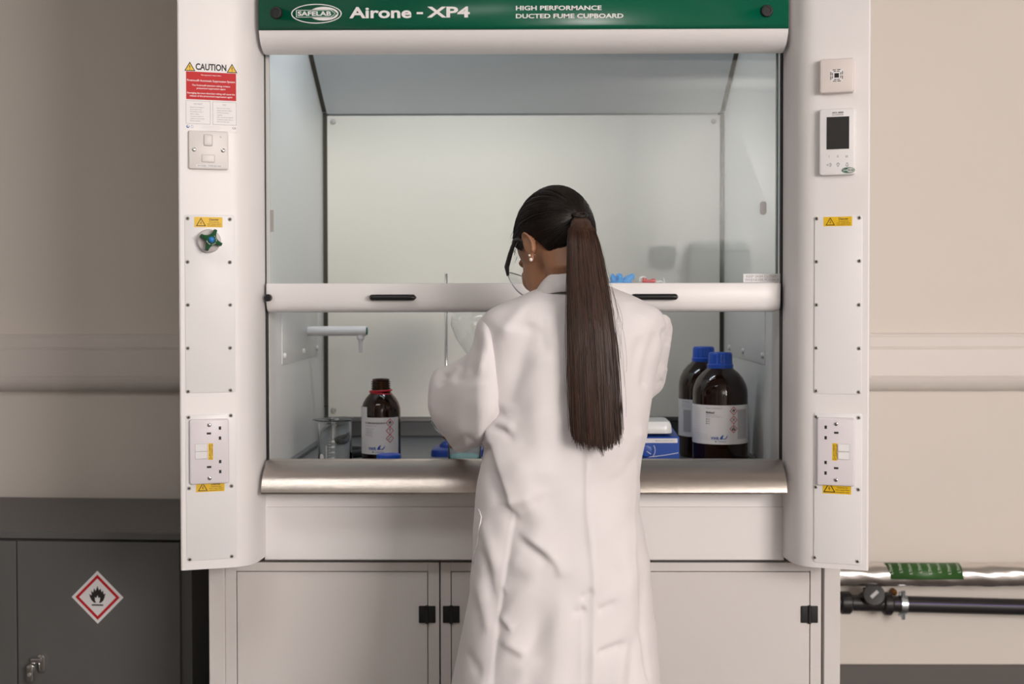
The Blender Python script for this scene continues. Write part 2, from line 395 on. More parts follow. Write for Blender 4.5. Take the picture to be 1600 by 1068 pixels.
b = MB(); logo(b, FB, 455, 534, 6, 37, .0006, 0, 1); b.build('oval_logo', [M_letter, M_green], bn)
for px, py in ((432, 20.5), (1198, 17.5)):
    u, v = FB.loc(px, py); b = MB(); M = FB.at(u, v, 0)
    b.lathe([(.0135, 0), (.0135, .004), (.012, .0065), (.0085, .007), (.0078, .0055), (.0, .0055)], 28, M, 0, (False, False))
    for k in (-.003, 0, .003): b.box(-.0055, .0055, k-.0007, k+.0007, .0055, .0066, M, 0)
    b.build('banner_fastener', M_blackm, FC, 40)

# baffles, roof, true back
BW = .583
b = MB(); b.box(-XI, XI, 3.905, 3.92, .86, 2.3); b.build('back_wall', M_inner, FC)
zbt = W(818, 180, YB)[2]; zbb = W(818, 651, YB)[2]
b = MB(); b.box(-BW, BW, YB, YB+.006, zbb, zbt); bb = b.build('back_baffle', M_baffle, FC, None, .001)
FBB = Face((0, YB, 1.32), (1, 0, 0))
b = MB(); b.lathe([(.008, 0), (.008, .003), (.006, .006), (.003, .0065)], 18, None, 0, (False, True)); o = b.build('stud', M_screw, None, 40); STUD = o.data; bpy.data.objects.remove(o)
for px, py in ((520.5, 190.5), (1115, 189), (521, 640.5), (1115, 640)):
    u, v = FBB.loc(px, py); inst(STUD, 'baffle_screw', bb, FBB.at(u, v, 0))
y55 = 3.55; z55 = W(818, 83, 3.55)[2]; sl = (z55-zbt)/(y55-YB)
b = MB(); P = [(YB-.001, zbt+.005), (3.16, zbt+.005+sl*(3.16-YB)), (3.16, zbt+.011+sl*(3.16-YB)), (YB-.001, zbt+.011)]
b.layers([[(x, y, z) for y, z in P] for x in (-BW, BW)]); b.build('roof_baffle', mat('grey_laminate', (.66, .70, .74), .45), FC)
for sx in (-1, 1):     # dark strips closing the side slots, the gap's shade put into their colour
    b = MB(); b.box(*sorted((sx*(BW-.004), sx*XI*.9995)), YB+.0065, YB+.012, zbb+.03, zbt+.01)
    b.box(*sorted((sx*(BW-.004), sx*XI*.9995)), YB+.0065, YB+.012, zbb-.0, zbb+.0)
    b.layers([[(x, y, z+dz) for y, z in ((YB-.001, zbt), (3.16, zbt+sl*(3.16-YB)), (3.16, zbt+.004+sl*(3.16-YB)), (YB-.001, zbt+.004))] for x, dz in ((sx*(BW-.003), .011), (sx*XI*.9995, .011))][::sx])
    b.build('slot_shade_strip', mat('slot_shade', (.055, .052, .036), .8), FC)
b = MB(); b.box(-.74, .74, 2.96, 3.93, 2.3, 2.32); b.build('roof_panel', M_inner, FC)
b = MB(); b.box(-.52, .52, 2.985, 3.105, 2.25, 2.3); b.build('lamp_housing', M_white, FC, None, .004)

# worktop, stainless sill, apron, support frame
zwt = .90
b = MB(); b.box(-XI, XI, 2.94, 3.905, zwt-.02, zwt); b.box(-XI, XI, 3.885, 3.905, zwt, zwt+.045); b.box(-XI, -XI+.015, 3.0, 3.885, zwt, zwt+.012); b.box(XI-.015, XI, 3.0, 3.885, zwt, zwt+.012)
b.build('worktop', M_top, FC, None, .003)
XLp = (W(1229, 755, fy(2.80))[0]-W(406, 755, fy(2.80))[0])/2
zr, zf, zu = W(818, 716.5, 2.945)[2], W(818, 733, fy(2.86))[2], W(818, 772, fy(2.80))[2]
pf = [(2.945, zwt-.005), (2.945, zr), (2.905, zr-.0015), (2.868, zf+.002), (2.848, zf-.004), (2.828, zf-.014), (2.814, zf-.027), (2.805, zf-.041), (2.802, zu+.004), (2.804, zu), (2.812, zu), (2.83, zu+.012), (2.86, zu+.02), (2.94, zwt-.02)]
pf = [(fy(y), z) for y, z in pf]; b = MB(); b.layers([[(x, y, z) for y, z in pf] for x in (-XLp, XLp)]); b.build('stainless_sill', M_steel, FC, 30)
z1, z2, z3 = W(818, 772, 2.95)[2], W(818, 792, 2.95)[2], W(818, 875, 2.95)[2]
XA = (W(1224, 830, 2.95)[0]-W(413, 830, 2.95)[0])/2
b = MB(); P = [(2.975, z1+.03), (2.956, z1+.02), (2.955, z2+.001), (2.95, z2), (2.95, z3+.003), (2.953, z3), (2.975, z3)]
b.layers([[(x, y, z) for y, z in P] for x in (-XA, XA)]); b.build('apron_panel', M_white, FC, 30)
YC = 2.985
xo, xi2 = W(1313, 980, YC)[0], W(1286, 980, YC)[0]
for sx in (-1, 1):
    b = MB(); b.box(*sorted((sx*xo, sx*(xo-.038))), YC, YC+.04, 0, z3+.01); b.box(*sorted((sx*xo, sx*(xo-.038))), 3.85, 3.89, 0, z3+.01); b.box(*sorted((sx*xo, sx*(xo-.038))), YC+.04, 3.85, .05, .09)
    b.build('support_leg', M_base, FC, None, .002)
b = MB(); b.box(-xo, xo, YC+.001, 3.89, z3+.005, zwt-.021); b.build('under_tray', M_base, FC)

# panels, screws, sockets, labels on the two pilasters
def access(face, x0, x1, y0, y1, rows):
    u0, u1, v0, v1 = face.box(x0, y0, x1, y1)
    b = MB(); b.plate(u0, u1, v0, v1, .006, -.0005, .0016, .0007, face.M); p = b.build('access_panel', M_plate, FC, 35)
    for xa, ya, xb, yb in rows:
        for x, y in ((xa, ya), (xb, yb)):
            u, v = face.loc(x, y); a = random.random()*6
            inst(SCREW, 'panel_screw', p, face.at(u, v, .0016) @ np.array(Matrix.Rotation(a, 4, 'Z')))
    return p
pLU = access(FL, 290, 366.5, 336, 614, [(293, 341, 359, 342.5), (293, 409, 359, 409.5), (293.5, 476, 359.5, 476), (293.5, 543.5, 359.5, 543), (294, 611, 360, 609)])
pLL = access(FL, 291.5, 369, 645, 876, [(294.5, 651.5, 360.5, 648.5), (295.5, 762, 361.5, 758.5), (296.5, 873, 362, 868)])
pRU = access(FR, 1272, 1347.5, 336, 614.5, [(1276.5, 341.5, 1343, 340), (1276, 408.5, 1343, 407.5), (1276, 476, 1342.5, 476), (1275.5, 543, 1342.5, 544), (1275.5, 610, 1342, 612)])
pRL = access(FR, 1271.5, 1347, 645, 878, [(1275.5, 650.5, 1342, 652), (1275, 760, 1341.5, 764), (1273.5, 870, 1340, 876)])

def warn_tri(b, cx, cy, s, M, z, my, mk, bolt=True):
    t = lambda r: np.array([(cx+r*math.cos(a), cy+r*math.sin(a)) for a in (-5*PI/6, -PI/6, PI/2)])
    b.flat(t(s), z, M, mk); b.flat(t(s*.74), z+.0001, M, my)
    if bolt: b.flat(np.array([(.02, .42), (-.17, -.02), (.03, .03), (-.08, -.38), (.17, .12), (-.0, .07), (.12, .42)])*s*.9+(cx, cy-.03*s), z+.0002, M, mk)
    else:
        b.flat(np.array([(-.07, .40), (-.04, -.10), (.04, -.10), (.07, .40)])[::1]*s+(cx, cy), z+.0002, M, mk); b.flat(rect(cx-.05*s, cx+.05*s, cy-.32*s, cy-.20*s), z+.0002, M, mk)
def danger(face, x0, y0, x1, y1, w=.0018):
    u0, u1, v0, v1 = face.box(x0, y0, x1, y1); M = face.at(0, 0, w); b = MB(); H = v1-v0; L = u1-u0
    b.box(u0, u1, v0, v1, 0, .0004, M, 0)
    warn_tri(b, u0+L*.235, v0+H*.38, H*.56, M, .0006, 0, 1)
    b.text('Danger', u0+L*.70, v0+H*.66, H*.22, M, 1, L*.34, 'C', .018, .0006)
    for k, s in enumerate(('Disconnect the', 'mains supply before', 'removing this cover.')): b.text(s, u0+L*.70, v0+H*(.46-.18*k), H*.10, M, 1, L*(.36, .49, .49)[k], 'C', .008, .0006)
    return b.build('danger_sticker', [M_yellow, M_ink], FC)
danger(FL, 303.5, 339.5, 347.5, 354.5); danger(FR, 1287, 338, 1331.5, 353.5)
danger(FL, 306.5, 751, 350.5, 768.5); danger(FR, 1285.5, 752.5, 1330, 770)

def socket(face, x0, y0, x1, y1, flip):
    """double outlet turned on its side: pins towards one side, rockers towards the other"""
    u0, u1, v0, v1 = face.box(x0, y0, x1, y1); M = face.at((u0+u1)/2, (v0+v1)/2, .0018); a, c = (u1-u0)/2, (v1-v0)/2; s = -1 if flip else 1
    b = MB(); b.plate(-a, a, -c, c, .005, 0, .0095, .004, M); so = b.build('socket_outlet', M_sock, FC, 40)
    for cv in (.562, -.475):
        for x, y, w, h in ((s*.54*a, .155*c, .0026, .0036), (s*.54*a, -.155*c, .0026, .0036), (s*-.02*a, 0, .0047, .0022)):
            b = MB(); b.box(x-w, x+w, cv*c+y-h, cv*c+y+h, .0090, .0097, M); b.build('pin_slot', M_blackm, so)
    for dv in (.125, -.105):
        b = MB(); x = s*-.41*a; y = dv*c
        b.plate(x-.0125, x+.0125, y-.0078, y+.0078, .0012, .009, .0105, .0005, M)
        b.frame(rrect(x-.0134, x+.0134, y-.0087, y+.0087, .0015), rrect(x-.0124, x+.0124, y-.0077, y+.0077, .0012), .0097, M, 1)
        b.layers([[(x-.0112, y+q, .0104), (x+.0112, y+q, .0104), (x+s*.0112, y+q, .0130 if s > 0 else .0130)] for q in (-.0066, .0066)], M)
        b.build('rocker_switch', [M_plate, M_lgrey], so, None)
    for v in (-.82*c, .82*c): inst(PSCREW, 'fixing_screw', so, M @ T4(0, v, .0093) @ np.array(Matrix.Rotation(.6+v*20, 4, 'Z')))
    b = MB(); x = s*.06*a; hh = .255*c; y = -.0*c; wd_ = .0052
    b.box(x-wd_, x+wd_, y-hh, y+hh, .0094, .0097, M, 0)
    for k, t in enumerate(('MAX COMBINED', 'CURRENT 13A')): b.text(t, x-.0004+(k*.0046), y-hh*.52, .0024, M, 1, hh*1.4, 'L', .01, .0100, rot=PI/2)
    warn_tri(b, x-.0002, y-hh*.78, .0042, M, .0099, 0, 1)
    b.build('current_sticker', [M_yellow, M_ink], so)
socket(FL, 296, 653, 357, 756, False); socket(FR, 1277, 652.5, 1336.5, 756.5, True)

# fused spur on the left
u0, u1, v0, v1 = FL.box(294.5, 206, 356, 264); M = FL.at((u0+u1)/2, (v0+v1)/2, 0); a, c = (u1-u0)/2, (v1-v0)/2
b = MB(); b.plate(-a, a, -c, c, .004, 0, .009, .003, M); sp = b.build('fused_spur', M_spur, FC, 40)
b = MB(); b.frame(rrect(-.011, .009, .008, .034, .003), rrect(-.0095, .0075, .0095, .0325, .0025), .0092, M); b.build('switch_surround', M_lgrey, sp)
b = MB(); b.plate(-.0094, .0074, .0096, .0324, .002, .009, .0118, .001, M); b.build('rocker_switch', M_spur, sp, 40)
b = MB(); b.frame(rrect(-.0155, .0135, -.0275, -.010, .003), rrect(-.0145, .0125, -.0265, -.011, .0025), .0092, M); b.build('fuse_surround', M_lgrey, sp)
b = MB(); b.plate(-.0144, .0124, -.0264, -.0111, .002, .009, .0106, .0008, M); b.build('fuse_carrier', M_spur, sp, 40)
b = MB(); b.box(-.027, .030, -.0385, -.0315, .009, .0093, M, 0); b.text('3A FUSE - TYPE BS1362', .0015, -.0365, .0032, M, 1, .050, 'C', 0, .0095); b.build('fuse_label', [M_paper, M_grey], sp)
b = MB(); b.lathe([(.003, .009), (.003, .0098), (.001, .0101)], 14, M @ T4(.027, .0295, 0)); b.build('indicator', M_paper, sp)
for x in (-.031, .031): inst(PSCREW, 'fixing_screw', sp, M @ T4(x, 0, .0088) @ np.array(Matrix.Rotation(x*30, 4, 'Z')))

# caution notice above it
u0, u1, v0, v1 = FL.box(290, 97, 369.5, 204); M = FL.at(u0, v0, 0); L, H = u1-u0, v1-v0; b = MB()
b.box(0, L, 0, H, 0, .0003, M, 0)
nx = lambda p: p*L; ny = lambda q: (1-q)*H
b.text('CAUTION', L*.50, ny(.135), H*.085, M, 1, L*.60, 'C', .032, .0005)
for p in (.09, .91): warn_tri(b, L*p, ny(.115), H*.088, M, .0005, 2, 1, False)
b.box(L*.015, L*.99, ny(.555), ny(.165), .0003, .0004, M, 3)
for t, q, h, w in (('This equipment is fitted with a', .215, .016, .40), ('Firetrace® Automatic Suppression System', .300, .026, .93), ('The Firetrace® detection tubing contains', .365, .022, .74), ('pressurised suppression agent', .405, .022, .56),
                ('Damaging the trace detection tubing will cause the', .475, .022, .93), ('release of the pressurised suppression agent', .515, .022, .83)):
    b.text(t, L*.5, ny(q), H*h, M, 0, L*w, 'C', .014, .0006)
for x0, x1, hd, ln in ((.01, .48, 'DO NOT', ('Expose the tubing to a', 'direct heat source', 'Kink, flatten, twist or', 'deform tubing', 'Attempt to repair or', 'replace any part of the', 'Firetrace system')),
                       (.53, .99, 'DO', ('Read the user manual', 'before operating system', 'Check the pressure', 'regularly', 'Call a competent engineer', 'should the gauge indicator', 'fall in the red sector'))):
    b.frame(rect(L*x0, L*x1, ny(.90), ny(.575)), rect(L*x0+.0004, L*x1-.0004, ny(.90)+.0004, ny(.575)-.0004), .0005, M, 1)
    b.text(hd, L*(x0+x1)/2, ny(.628), H*.02, M, 4, None, 'C', 0, .0005)
    for k, t in enumerate(ln): b.text(t, L*(x0+.08), ny(.672+.032*k), H*.0145, M, 4, None, 'L', .004, .0005)
for k, t in enumerate(('For further information please contact your', 'installer or the system manufacturer and quote the', 'serial number shown on the cylinder label', 'of this suppression system')): b.text(t, L*.5, ny(.932+.02*k), H*.009, M, 5, None, 'C', 0, .0005)
b.text('CE', L*.945, ny(.955), H*.026, M, 1, L*.075, 'C', 0, .0005)
b.frame(oval(L*.045, ny(.94), L*.03, L*.03, 16), oval(L*.05, ny(.935), L*.017, L*.017, 16), .0005, M, 6)
b.frame(oval(L*.125, ny(.94), L*.022, L*.03, 16), oval(L*.125, ny(.94), L*.018, L*.026, 16), .0005, M, 6)
b.build('caution_notice', [M_white, M_ink, M_yellow, M_red, M_grey, M_lgrey, M_bink], FC)

# four-lobed gas/water control knob
u, v = FL.loc(326, 376.5); M = FL.at(u, v, .0016)
b = MB(); b.lathe([(.026, 0), (.0255, .012), (.024, .018), (.020, .019)], 36, M, 0, (False, True)); ck = b.build('control_valve', mat('grey_bezel', (.55, .52, .51), .35), FC, 40)
b = MB(); lob = []; rt, hw_, rv = .0240, .0034, .0082
for k in range(4):
    a = math.radians(66+90*k); c_, d_ = np.array([math.cos(a), math.sin(a)]), np.array([-math.sin(a), math.cos(a)])
    lob += list(map(tuple, (c_*rt-d_*hw_, c_*(rt+.001), c_*rt+d_*hw_)))
    p0 = c_*rt+d_*hw_; p2 = d_*rt+c_*hw_; p1 = (c_+d_)*rv*.42
    for t in np.linspace(0, 1, 9)[1:-1]: lob.append(tuple((1-t)**2*p0+2*t*(1-t)*p1+t*t*p2))
lob = np.array(lob); MK = M @ T4(.003, .001, 0)
b.layers([np.c_[lob*k, np.full(len(lob), z)] for k, z in ((.95, .018), (1, .022), (1, .038), (.93, .042), (.6, .0428))], MK)
kn = b.build('four_lobed_knob', M_knobg, ck, 40)
b = MB(); b.lathe([(.0068, .0425), (.0066, .045), (.005, .048), (.002, .0495)], 20, MK, 0, (False, True)); b.build('blue_button', M_knobb, ck, 60)
b = MB()
for k, chh in enumerate('WATER COLD SUPPLY'):
    a = PI*1.10+k*PI*.062*1.2
    if chh != ' ':
        m = MK @ np.array(Matrix.Rotation(a+PI/2, 4, 'Z'))
        b.text(chh, 0, -.0112, .0019, m, 0, None, 'C', .02, .0432)
b.build('knob_lettering', M_letter, ck)

# sensor and airflow controller on the right
u0, u1, v0, v1 = FR.box(1282, 92, 1335, 148); M = FR.at((u0+u1)/2, (v0+v1)/2, 0); a, c = (u1-u0)/2, (v1-v0)/2
b = MB(); b.plate(-a, a, -c, c, .005, 0, .020, .0035, M); se = b.build('air_sensor', M_sens, FC, 40)
b = MB(); b.plate(-.0135, .0135, -.0135, .0135, .001, .0195, .0203, .0003, M); b.build('grille_plate', M_white, se)
b = MB(); z = .0205
b.flat(rect(-.0048, .0048, -.0048, .0048), z, M)
for d, w in ((.0088, .0016), (.0122, .0016)):
    for k in range(4):
        m = M @ np.array(Matrix.Rotation(k*PI/2, 4, 'Z'))
        b.flat(rect(-d*.72, -d*.12, d-w/2, d+w/2), z, m); b.flat(rect(d*.05, d*.66, d-w/2, d+w/2), z, m)
b.build('grille_slots', M_blackm, se)
u0, u1, v0, v1 = FR.box(1281, 169.5, 1337, 275); M = FR.at((u0+u1)/2, (v0+v1)/2, 0); a, c = (u1-u0)/2, (v1-v0)/2
b = MB(); b.plate(-a, a, -c, c, .006, 0, .016, .003, M); cn = b.build('airflow_controller', M_plate, FC, 40)
FCt = Face(M[:3, 3]+FR.n*.016, FR.u)
b = MB(); q = FCt.box(1291.5, 181.5, 1327, 233.5); b.box(q[0], q[1], q[2], q[3], -.0002, .0006, FCt.M); b.build('display_screen', M_screen, cn)
b = MB()
u, v = FCt.loc(1309, 177); b.text('AFA 4000', u, v, .0032, FCt.M, 0, .024, 'C', .02); u, v = FCt.loc(1309, 180); b.text('AIR CONTROLLER', u, v, .0018, FCt.M, 0, .024, 'C', .012); b.build('controller_title', M_ink, cn)
for s_, px in (('I', 1295.5), ('II', 1309), ('III', 1323)): u, v = FCt.loc(px, 246); b = MB(); b.text(s_, u, v, .005, FCt.M, 0, None, 'C', -.005); b.build('key_symbol', M_grey, cn)
u, v = FCt.loc(1295.5, 257.5); b = MB(); P = np.array([(-.0048, -.0016), (-.001, -.0016), (.003, -.0048), (.003, .0048), (-.001, .0016), (-.0048, .0016)])+(u, v); b.frame(P, (P-(u, v))*.7+(u, v), .0004, FCt.M)
b.flat(rect(u+.0042, u+.005, v-.003, v+.003), .0004, FCt.M); b.build('key_symbol', M_grey, cn)
for px, sg in ((1309.5, 1), (1323.5, -1)):
    u, v = FCt.loc(px, 257); b = MB(); P = np.array([(-.0018, -.004), (.0018, -.004), (.0018, .0005), (.0042, .0005), (0, .0048), (-.0042, .0005), (-.0018, .0005)])*(1, sg); b.frame(P+(u, v), P*.66+(u, v), .0004, FCt.M); b.build('key_symbol', M_grey, cn)
b = MB(); q = FCt.box(1314.5, 260.5, 1336, 271); b.flat(oval((q[0]+q[1])/2, (q[2]+q[3])/2, (q[1]-q[0])/2, (q[3]-q[2])/2), .0004, FCt.M, 1); logo(b, FCt, 1315, 1335.5, 261, 270.5, .0006, 0, 1); b.build('oval_logo', [M_letter, M_green], cn)

# sash: white bottom rail, glass, handles
z0, z1 = W(818, 487.5, 2.935)[2], W(818, 442, 2.935)[2]
xl, xr = W(414.5, 465, 2.93)[0], W(1221, 465, 2.93)[0]
pf = [(3.0, z1), (2.936, z1), (2.932, z1-.001), (2.930, z1-.004), (2.9305, z0+.026), (2.933, z0+.016), (2.938, z0+.008), (2.946, z0+.003), (2.956, z0), (3.0, z0)]
b = MB(); rg = []
for x, sh, d in ((xl, .004, .02), (xl+.002, .0015, .006), (xl+.006, 0, 0), (xr-.012, 0, 0), (xr-.005, .0016, .004), (xr-.001, .005, .012), (xr, .010, .024)):
    zc = z0+sh
    rg.append([(x, min(3.0, y+d*.5), max(z, zc) if x > 0 else z) for y, z in pf])
b.layers(rg); sash = b.build('sash_rail', M_white, FC, 40)
b = MB(); b.box(xl+.002, xr-.001, YS-.003, YS+.003, z1-.004, 2.25); b.build('glass_pane', M_pane, sash)
xe = W(1212.5, 300, YS)[0]
b = MB(); b.box(xe, xr-.0005, YS+.0005, YS+.010, z1, 2.25); b.build('pane_edge_trim', M_edge, sash)
for sx in (-1, 1):
    b = MB(); b.box(*sorted((sx*.5974, sx*.5955)), 2.958, 2.985, zwt, 2.25); b.build('sash_gasket', M_blackm, FC)
b = MB(); b.box(-XI+.0015, xl+.0045, YS-.006, YS+.006, z1, 2.25); b.build('left_edge_trim', mat('pale_edge', (.6, .61, .59), .4), sash)
for px in (613.5, 1022.5):
    c0 = W(px, 464.5 if px < 800 else 463.5, 2.922); L = .054
    b = MB(); rgs = []
    for t in np.linspace(-1, 1, 25):
        k = math.sqrt(max(0, 1-max(0, (abs(t)-.86)/.14)**2)); k = max(k, .25)
        an = np.arange(14)*2*PI/14
        rgs.append(np.c_[np.full(14, c0[0]+t*L), 2.917-.011*k*np.cos(an)+.006*(1-k), c0[2]+.0072*k*np.sin(an)])
    b.layers(rgs)
    for t in (-.8, .8): b.box(c0[0]+t*L-.005, c0[0]+t*L+.005, 2.915, 2.932, c0[2]-.005, c0[2]+.005)
    b.build('sash_handle', M_black, sash, 50)
c0 = W(418.5, 465, 2.922); b = MB(); M = Face((c0[0], 2.931, c0[2]), (1, 0, 0)).M
b.lathe([(.0085, 0), (.0085, .010), (.0075, .0125), (.004, .013)], 22, M, 0, (False, True)); b.build('sash_stop', M_black, sash, 50)
FG = Face((0, YS-.0032, 1.32), (1, 0, 0))
b = MB(); q = FG.box(1161.5, 427.5, 1219, 440.8); b.box(*q, 0, .0003, FG.M, 0)
for k, s_ in enumerate(('KEEP SASH CLOSED', 'WHENEVER POSSIBLE')): b.text(s_, (q[0]+q[1])/2, q[2]+(q[3]-q[2])*(.56-.42*k), (q[3]-q[2])*.30, FG.M, 1, (q[1]-q[0])*(.84, .92)[k], 'C', 0, .0005)
b.build('sash_notice', [M_paper, M_grey], sash)
b = MB(); q = FG.box(417, 328, 427.5, 362); b.plate(*q, .001, 0, .0004, 0, FG.M); q = FG.box(417.5, 360, 422, 365); b.plate(*q, .001, 0, .0004, 0, FG.M); b.build('grey_tape', mat('grey_tape', (.34, .33, .31), .5), sash)
b = MB(); q = FG.box(1187.5, 314.5, 1197.5, 335); b.plate(*q, .006, 0, .0008, 0, FG.M); b.build('grey_pad', mat('grey_pad', (.38, .37, .36), .5), sash)
b = MB(); b.box(-.585, .585, 3.0, 3.075, z1-.016, z1-.010); b.build('sash_ledge', M_white, sash)

# water outlet on the left inner wall
Yt = 3.53; a0 = W(480, 517, Yt); a1 = W(572.5, 517.5, Yt)
OU = thing('water_outlet', (-XI, Yt, a0[2]), 'white horizontal tap spout with green end cap on the left inner wall', 'tap')
Mx = np.eye(4); Mx[:3, 0] = (0, 1, 0); Mx[:3, 1] = (0, 0, 1); Mx[:3, 2] = (1, 0, 0); Mx[:3, 3] = (-XI, Yt, a0[2])
b = MB(); L = a1[0]+XI; b.lathe([(.0135, 0), (.0135, L-.002), (.0125, L)], 26, Mx); b.build('spout_arm', M_plate, OU, 40)
b = MB(); b.lathe([(.0108, L), (.0108, L+.002), (.009, L+.0035)], 26, Mx); b.build('green_end_cap', mat('end_green', (0, .12, .10), .4), OU, 40)
tn = W(563.5, 524, Yt); zb_ = W(563.5, 551, Yt)[2]
b = MB(); pz = [(.0105, a0[2]-.010), (.0105, tn[2]-.009), (.0088, tn[2]-.011), (.0062, tn[2]-.012)]
zz_ = tn[2]-.013; r = .0066
while zz_ > zb_+.003: pz += [(r, zz_), (r*.86, zz_-.0035)]; zz_ -= .0042; r *= .955
pz += [(r*.8, zb_)]
b.lathe(pz[::-1], 20, T4(tn[0], Yt, 0)); b.build('hose_nozzle', M_sock, OU, 30)

# ------------------------------------------------------------------ base cabinets below
def xat(px, Y=YC): return W(px, 980, Y)[0]
zc = W(818, 877.5, YC)[2]; zd = W(818, 892, YC)[2]
def hinge(px, py, par, Y):
    c = W(px, py, Y); b = MB(); F_ = Face((c[0], Y, c[2]), (1, 0, 0)); h, w = .0197, .0195
    b.plate(-w, -.0012, -h, h, .0015, 0, .004, .001, F_.M); b.plate(.0012, w, -h, h, .0015, 0, .004, .001, F_.M)
    b.tube([(c[0], Y-.004, c[2]-h*1.06), (c[0], Y-.004, c[2]+h*1.06)], .0042, 12)
    return b.build('hinge', M_blackm, par, 40)
def base_unit(x0, x1, doors, label):
    Y = YC
    t = thing('base_cabinet', ((x0+x1)/2, 3.3, 0), label, 'cabinet')
    b = MB(); b.box(x0, x1, Y+.02, 3.8, .06, zc-.002); b.build('carcass', M_base, t)
    xs0, xs1 = min(d[0] for d in doors), max(d[1] for d in doors)
    b = MB(); b.box(x0, xs0, Y, Y+.022, .06, zc-.001); b.box(xs1, x1, Y, Y+.022, .06, zc-.001); b.box(xs0, xs1, Y, Y+.022, zd, zc-.001); b.box(xs0, xs1, Y, Y+.022, .06, .10)
    b.build('face_frame', M_base, t, None, .0012)
    b = MB(); b.box(x0+.03, x1-.03, Y+.06, 3.75, 0, .0598); b.build('plinth', M_blackm, t)
    for a, c, hx in doors:
        b = MB(); b.box(a+.0018, c-.0018, Y+.0005, Y+.0195, .102, zd-.0018); d = b.build('door', M_base, t, None, .0012)
        for py in (959, 1190): hinge(hx, py, d, Y+.0003)
xm = xat(687.5)
base_unit(xat(352), xm-.0016, [(xat(369.5), xat(669), 667.5)], 'narrower white cupboard with one door, left of the lab coat under the fume cupboard')
base_unit(xm+.0016, xat(1283), [(xat(704.5), xat(985), 705), (xat(985.5), xat(1266), 1264.5)], 'wider white double cupboard behind the lab coat, black hinge at its right edge')

# ------------------------------------------------------------------ grey flammables cabinet on the left
Yg = 3.36; AG = .06
GC = thing('storage_cabinet', (-1.4, 3.6, 0), 'dark grey metal cabinet with red bordered flame diamond on its door', 'cabinet')
FGc = Face((W(300, 950, Yg)[0], Yg, 0), (math.cos(AG), -math.sin(AG), 0))
zt1 = FGc.loc(150, 829)[1]; zt2 = FGc.loc(150, 841.5)[1]
u_l = -.92; ud = FGc.loc(30.5, 950)[0]; ur = FGc.loc(284, 950)[0]
b = MB(); b.box(u_l, 0, .02, zt2-.004, -.55, 0, FGc.M); b.box(u_l, 0, .02, zt2-.01, -.001, .0005, FGc.M)
b.build('cabinet_body', M_cabinet, GC, None, .002)
b = MB(); b.box(u_l-.004, .004, zt2+.001, zt1, -.55, .016, FGc.M); b.build('top_panel', M_cabinet, GC, None, .003)
b = MB(); b.box(u_l+.02, -.02, 0, .02, -.53, -.03, FGc.M); b.build('plinth', M_blackm, GC)
for a, c in ((u_l+.004, ud-.0018), (ud+.0018, ur)):
    b = MB(); b.box(a, c, .04, zt2-.005, .001, .016, FGc.M); d = b.build('door', M_cabinet, GC, None, .002)
FD = Face(FGc.O+FGc.n*.016, FGc.u)
b = MB(); cu_, cv_ = FD.loc(152.5, 932.5); rr = (FD.loc(193, 932)[0]-FD.loc(112, 932)[0])/2
b.prism(diamond(cu_, cv_, rr), 0, .0006, FD.M, 0); b.frame(diamond(cu_, cv_, rr*.855), diamond(cu_, cv_, rr*.71), .0008, FD.M, 1)
flame(b, cu_, cv_, rr*.43, .0009, FD.M, 2, 0); b.build('flame_label', [M_paper, mat('hazard_red', (.50, .008, .015), .45), M_ink], d)
cu_, cv_ = FD.loc(65, 1036); b = MB()
b.plate(cu_-.010, cu_+.0115, cv_-.025, cv_+.026, .011, 0, .007, .004, FD.M); esc = b.build('handle_backplate', M_chrome, d, 40)
b = MB(); cu2, cv2 = FD.loc(52.5, 1048); b.plate(cu2-.010, cu2+.010, cv2-.026, cv2+.024, .0095, .016, .026, .005, FD.M); b.lathe([(.006, .006), (.006, .017)], 16, FD.at(cu_-.005, cv_+.010)); b.plate(cu2-.002, cu_+.006, cv_+.004, cv_+.018, .005, .010, .018, .003, FD.M)
b.build('handle_lever', M_chrome, d, 40)
b = MB(); b.lathe([(.005, .025), (.005, .0275), (.0035, .028), (.003, .0272)], 16, FD.at(cu2, cv2-.002)); b.build('key_barrel', M_screw, d, 40)

# ------------------------------------------------------------------ pipes on the right
def wob(x, s): return .0011*math.sin(x*37+s)+.0008*math.sin(x*91+2*s)
Yp = 3.90; zp = W(1480, 897.5, Yp)[2]; rp = .0345
FP = thing('insulated_pipe', (1.6, Yp, zp), 'thick foil wrapped pipe with green marker tape along the wall', 'pipe')
b = MB(); xs = np.linspace(.80, 3.9, 240); an = np.arange(28)*2*PI/28
b.layers([np.c_[np.full(28, x), Yp+(rp+np.array([wob(x, 3*math.sin(q)) for q in an]))*np.cos(an), zp+(rp+np.array([wob(x, 3*math.cos(q)) for q in an]))*np.sin(an)] for x in xs]); b.build('foil_jacket', M_foil, FP, 170)
x0, x1 = W(1386, 890, Yp-rp)[0], W(1503, 890, Yp-rp)[0]
b = MB(); aa = np.linspace(1.5, 3.32, 18); rg = []
for x, k in ((x0, 0), (x1, 1)): rg.append([(x+.012*(q-1.5)/1.8*(1 if k == 0 else .4), Yp+(rp+.0022)*math.cos(q), zp+(rp+.0022)*math.sin(q)) for q in aa])
b.layers(rg, closed=False, cap=(False, False)); tp = b.build('marker_tape', M_tape, FP, 60, solid=.0008)
b = MB()
def onpipe(v):
    q = PI/2+.15+(.0-v[:, 1])/rp*1.0+.55; 
    return np.c_[v[:, 0], Yp+(rp+.0030)*np.cos(q), zp+(rp+.0030)*np.sin(q)]
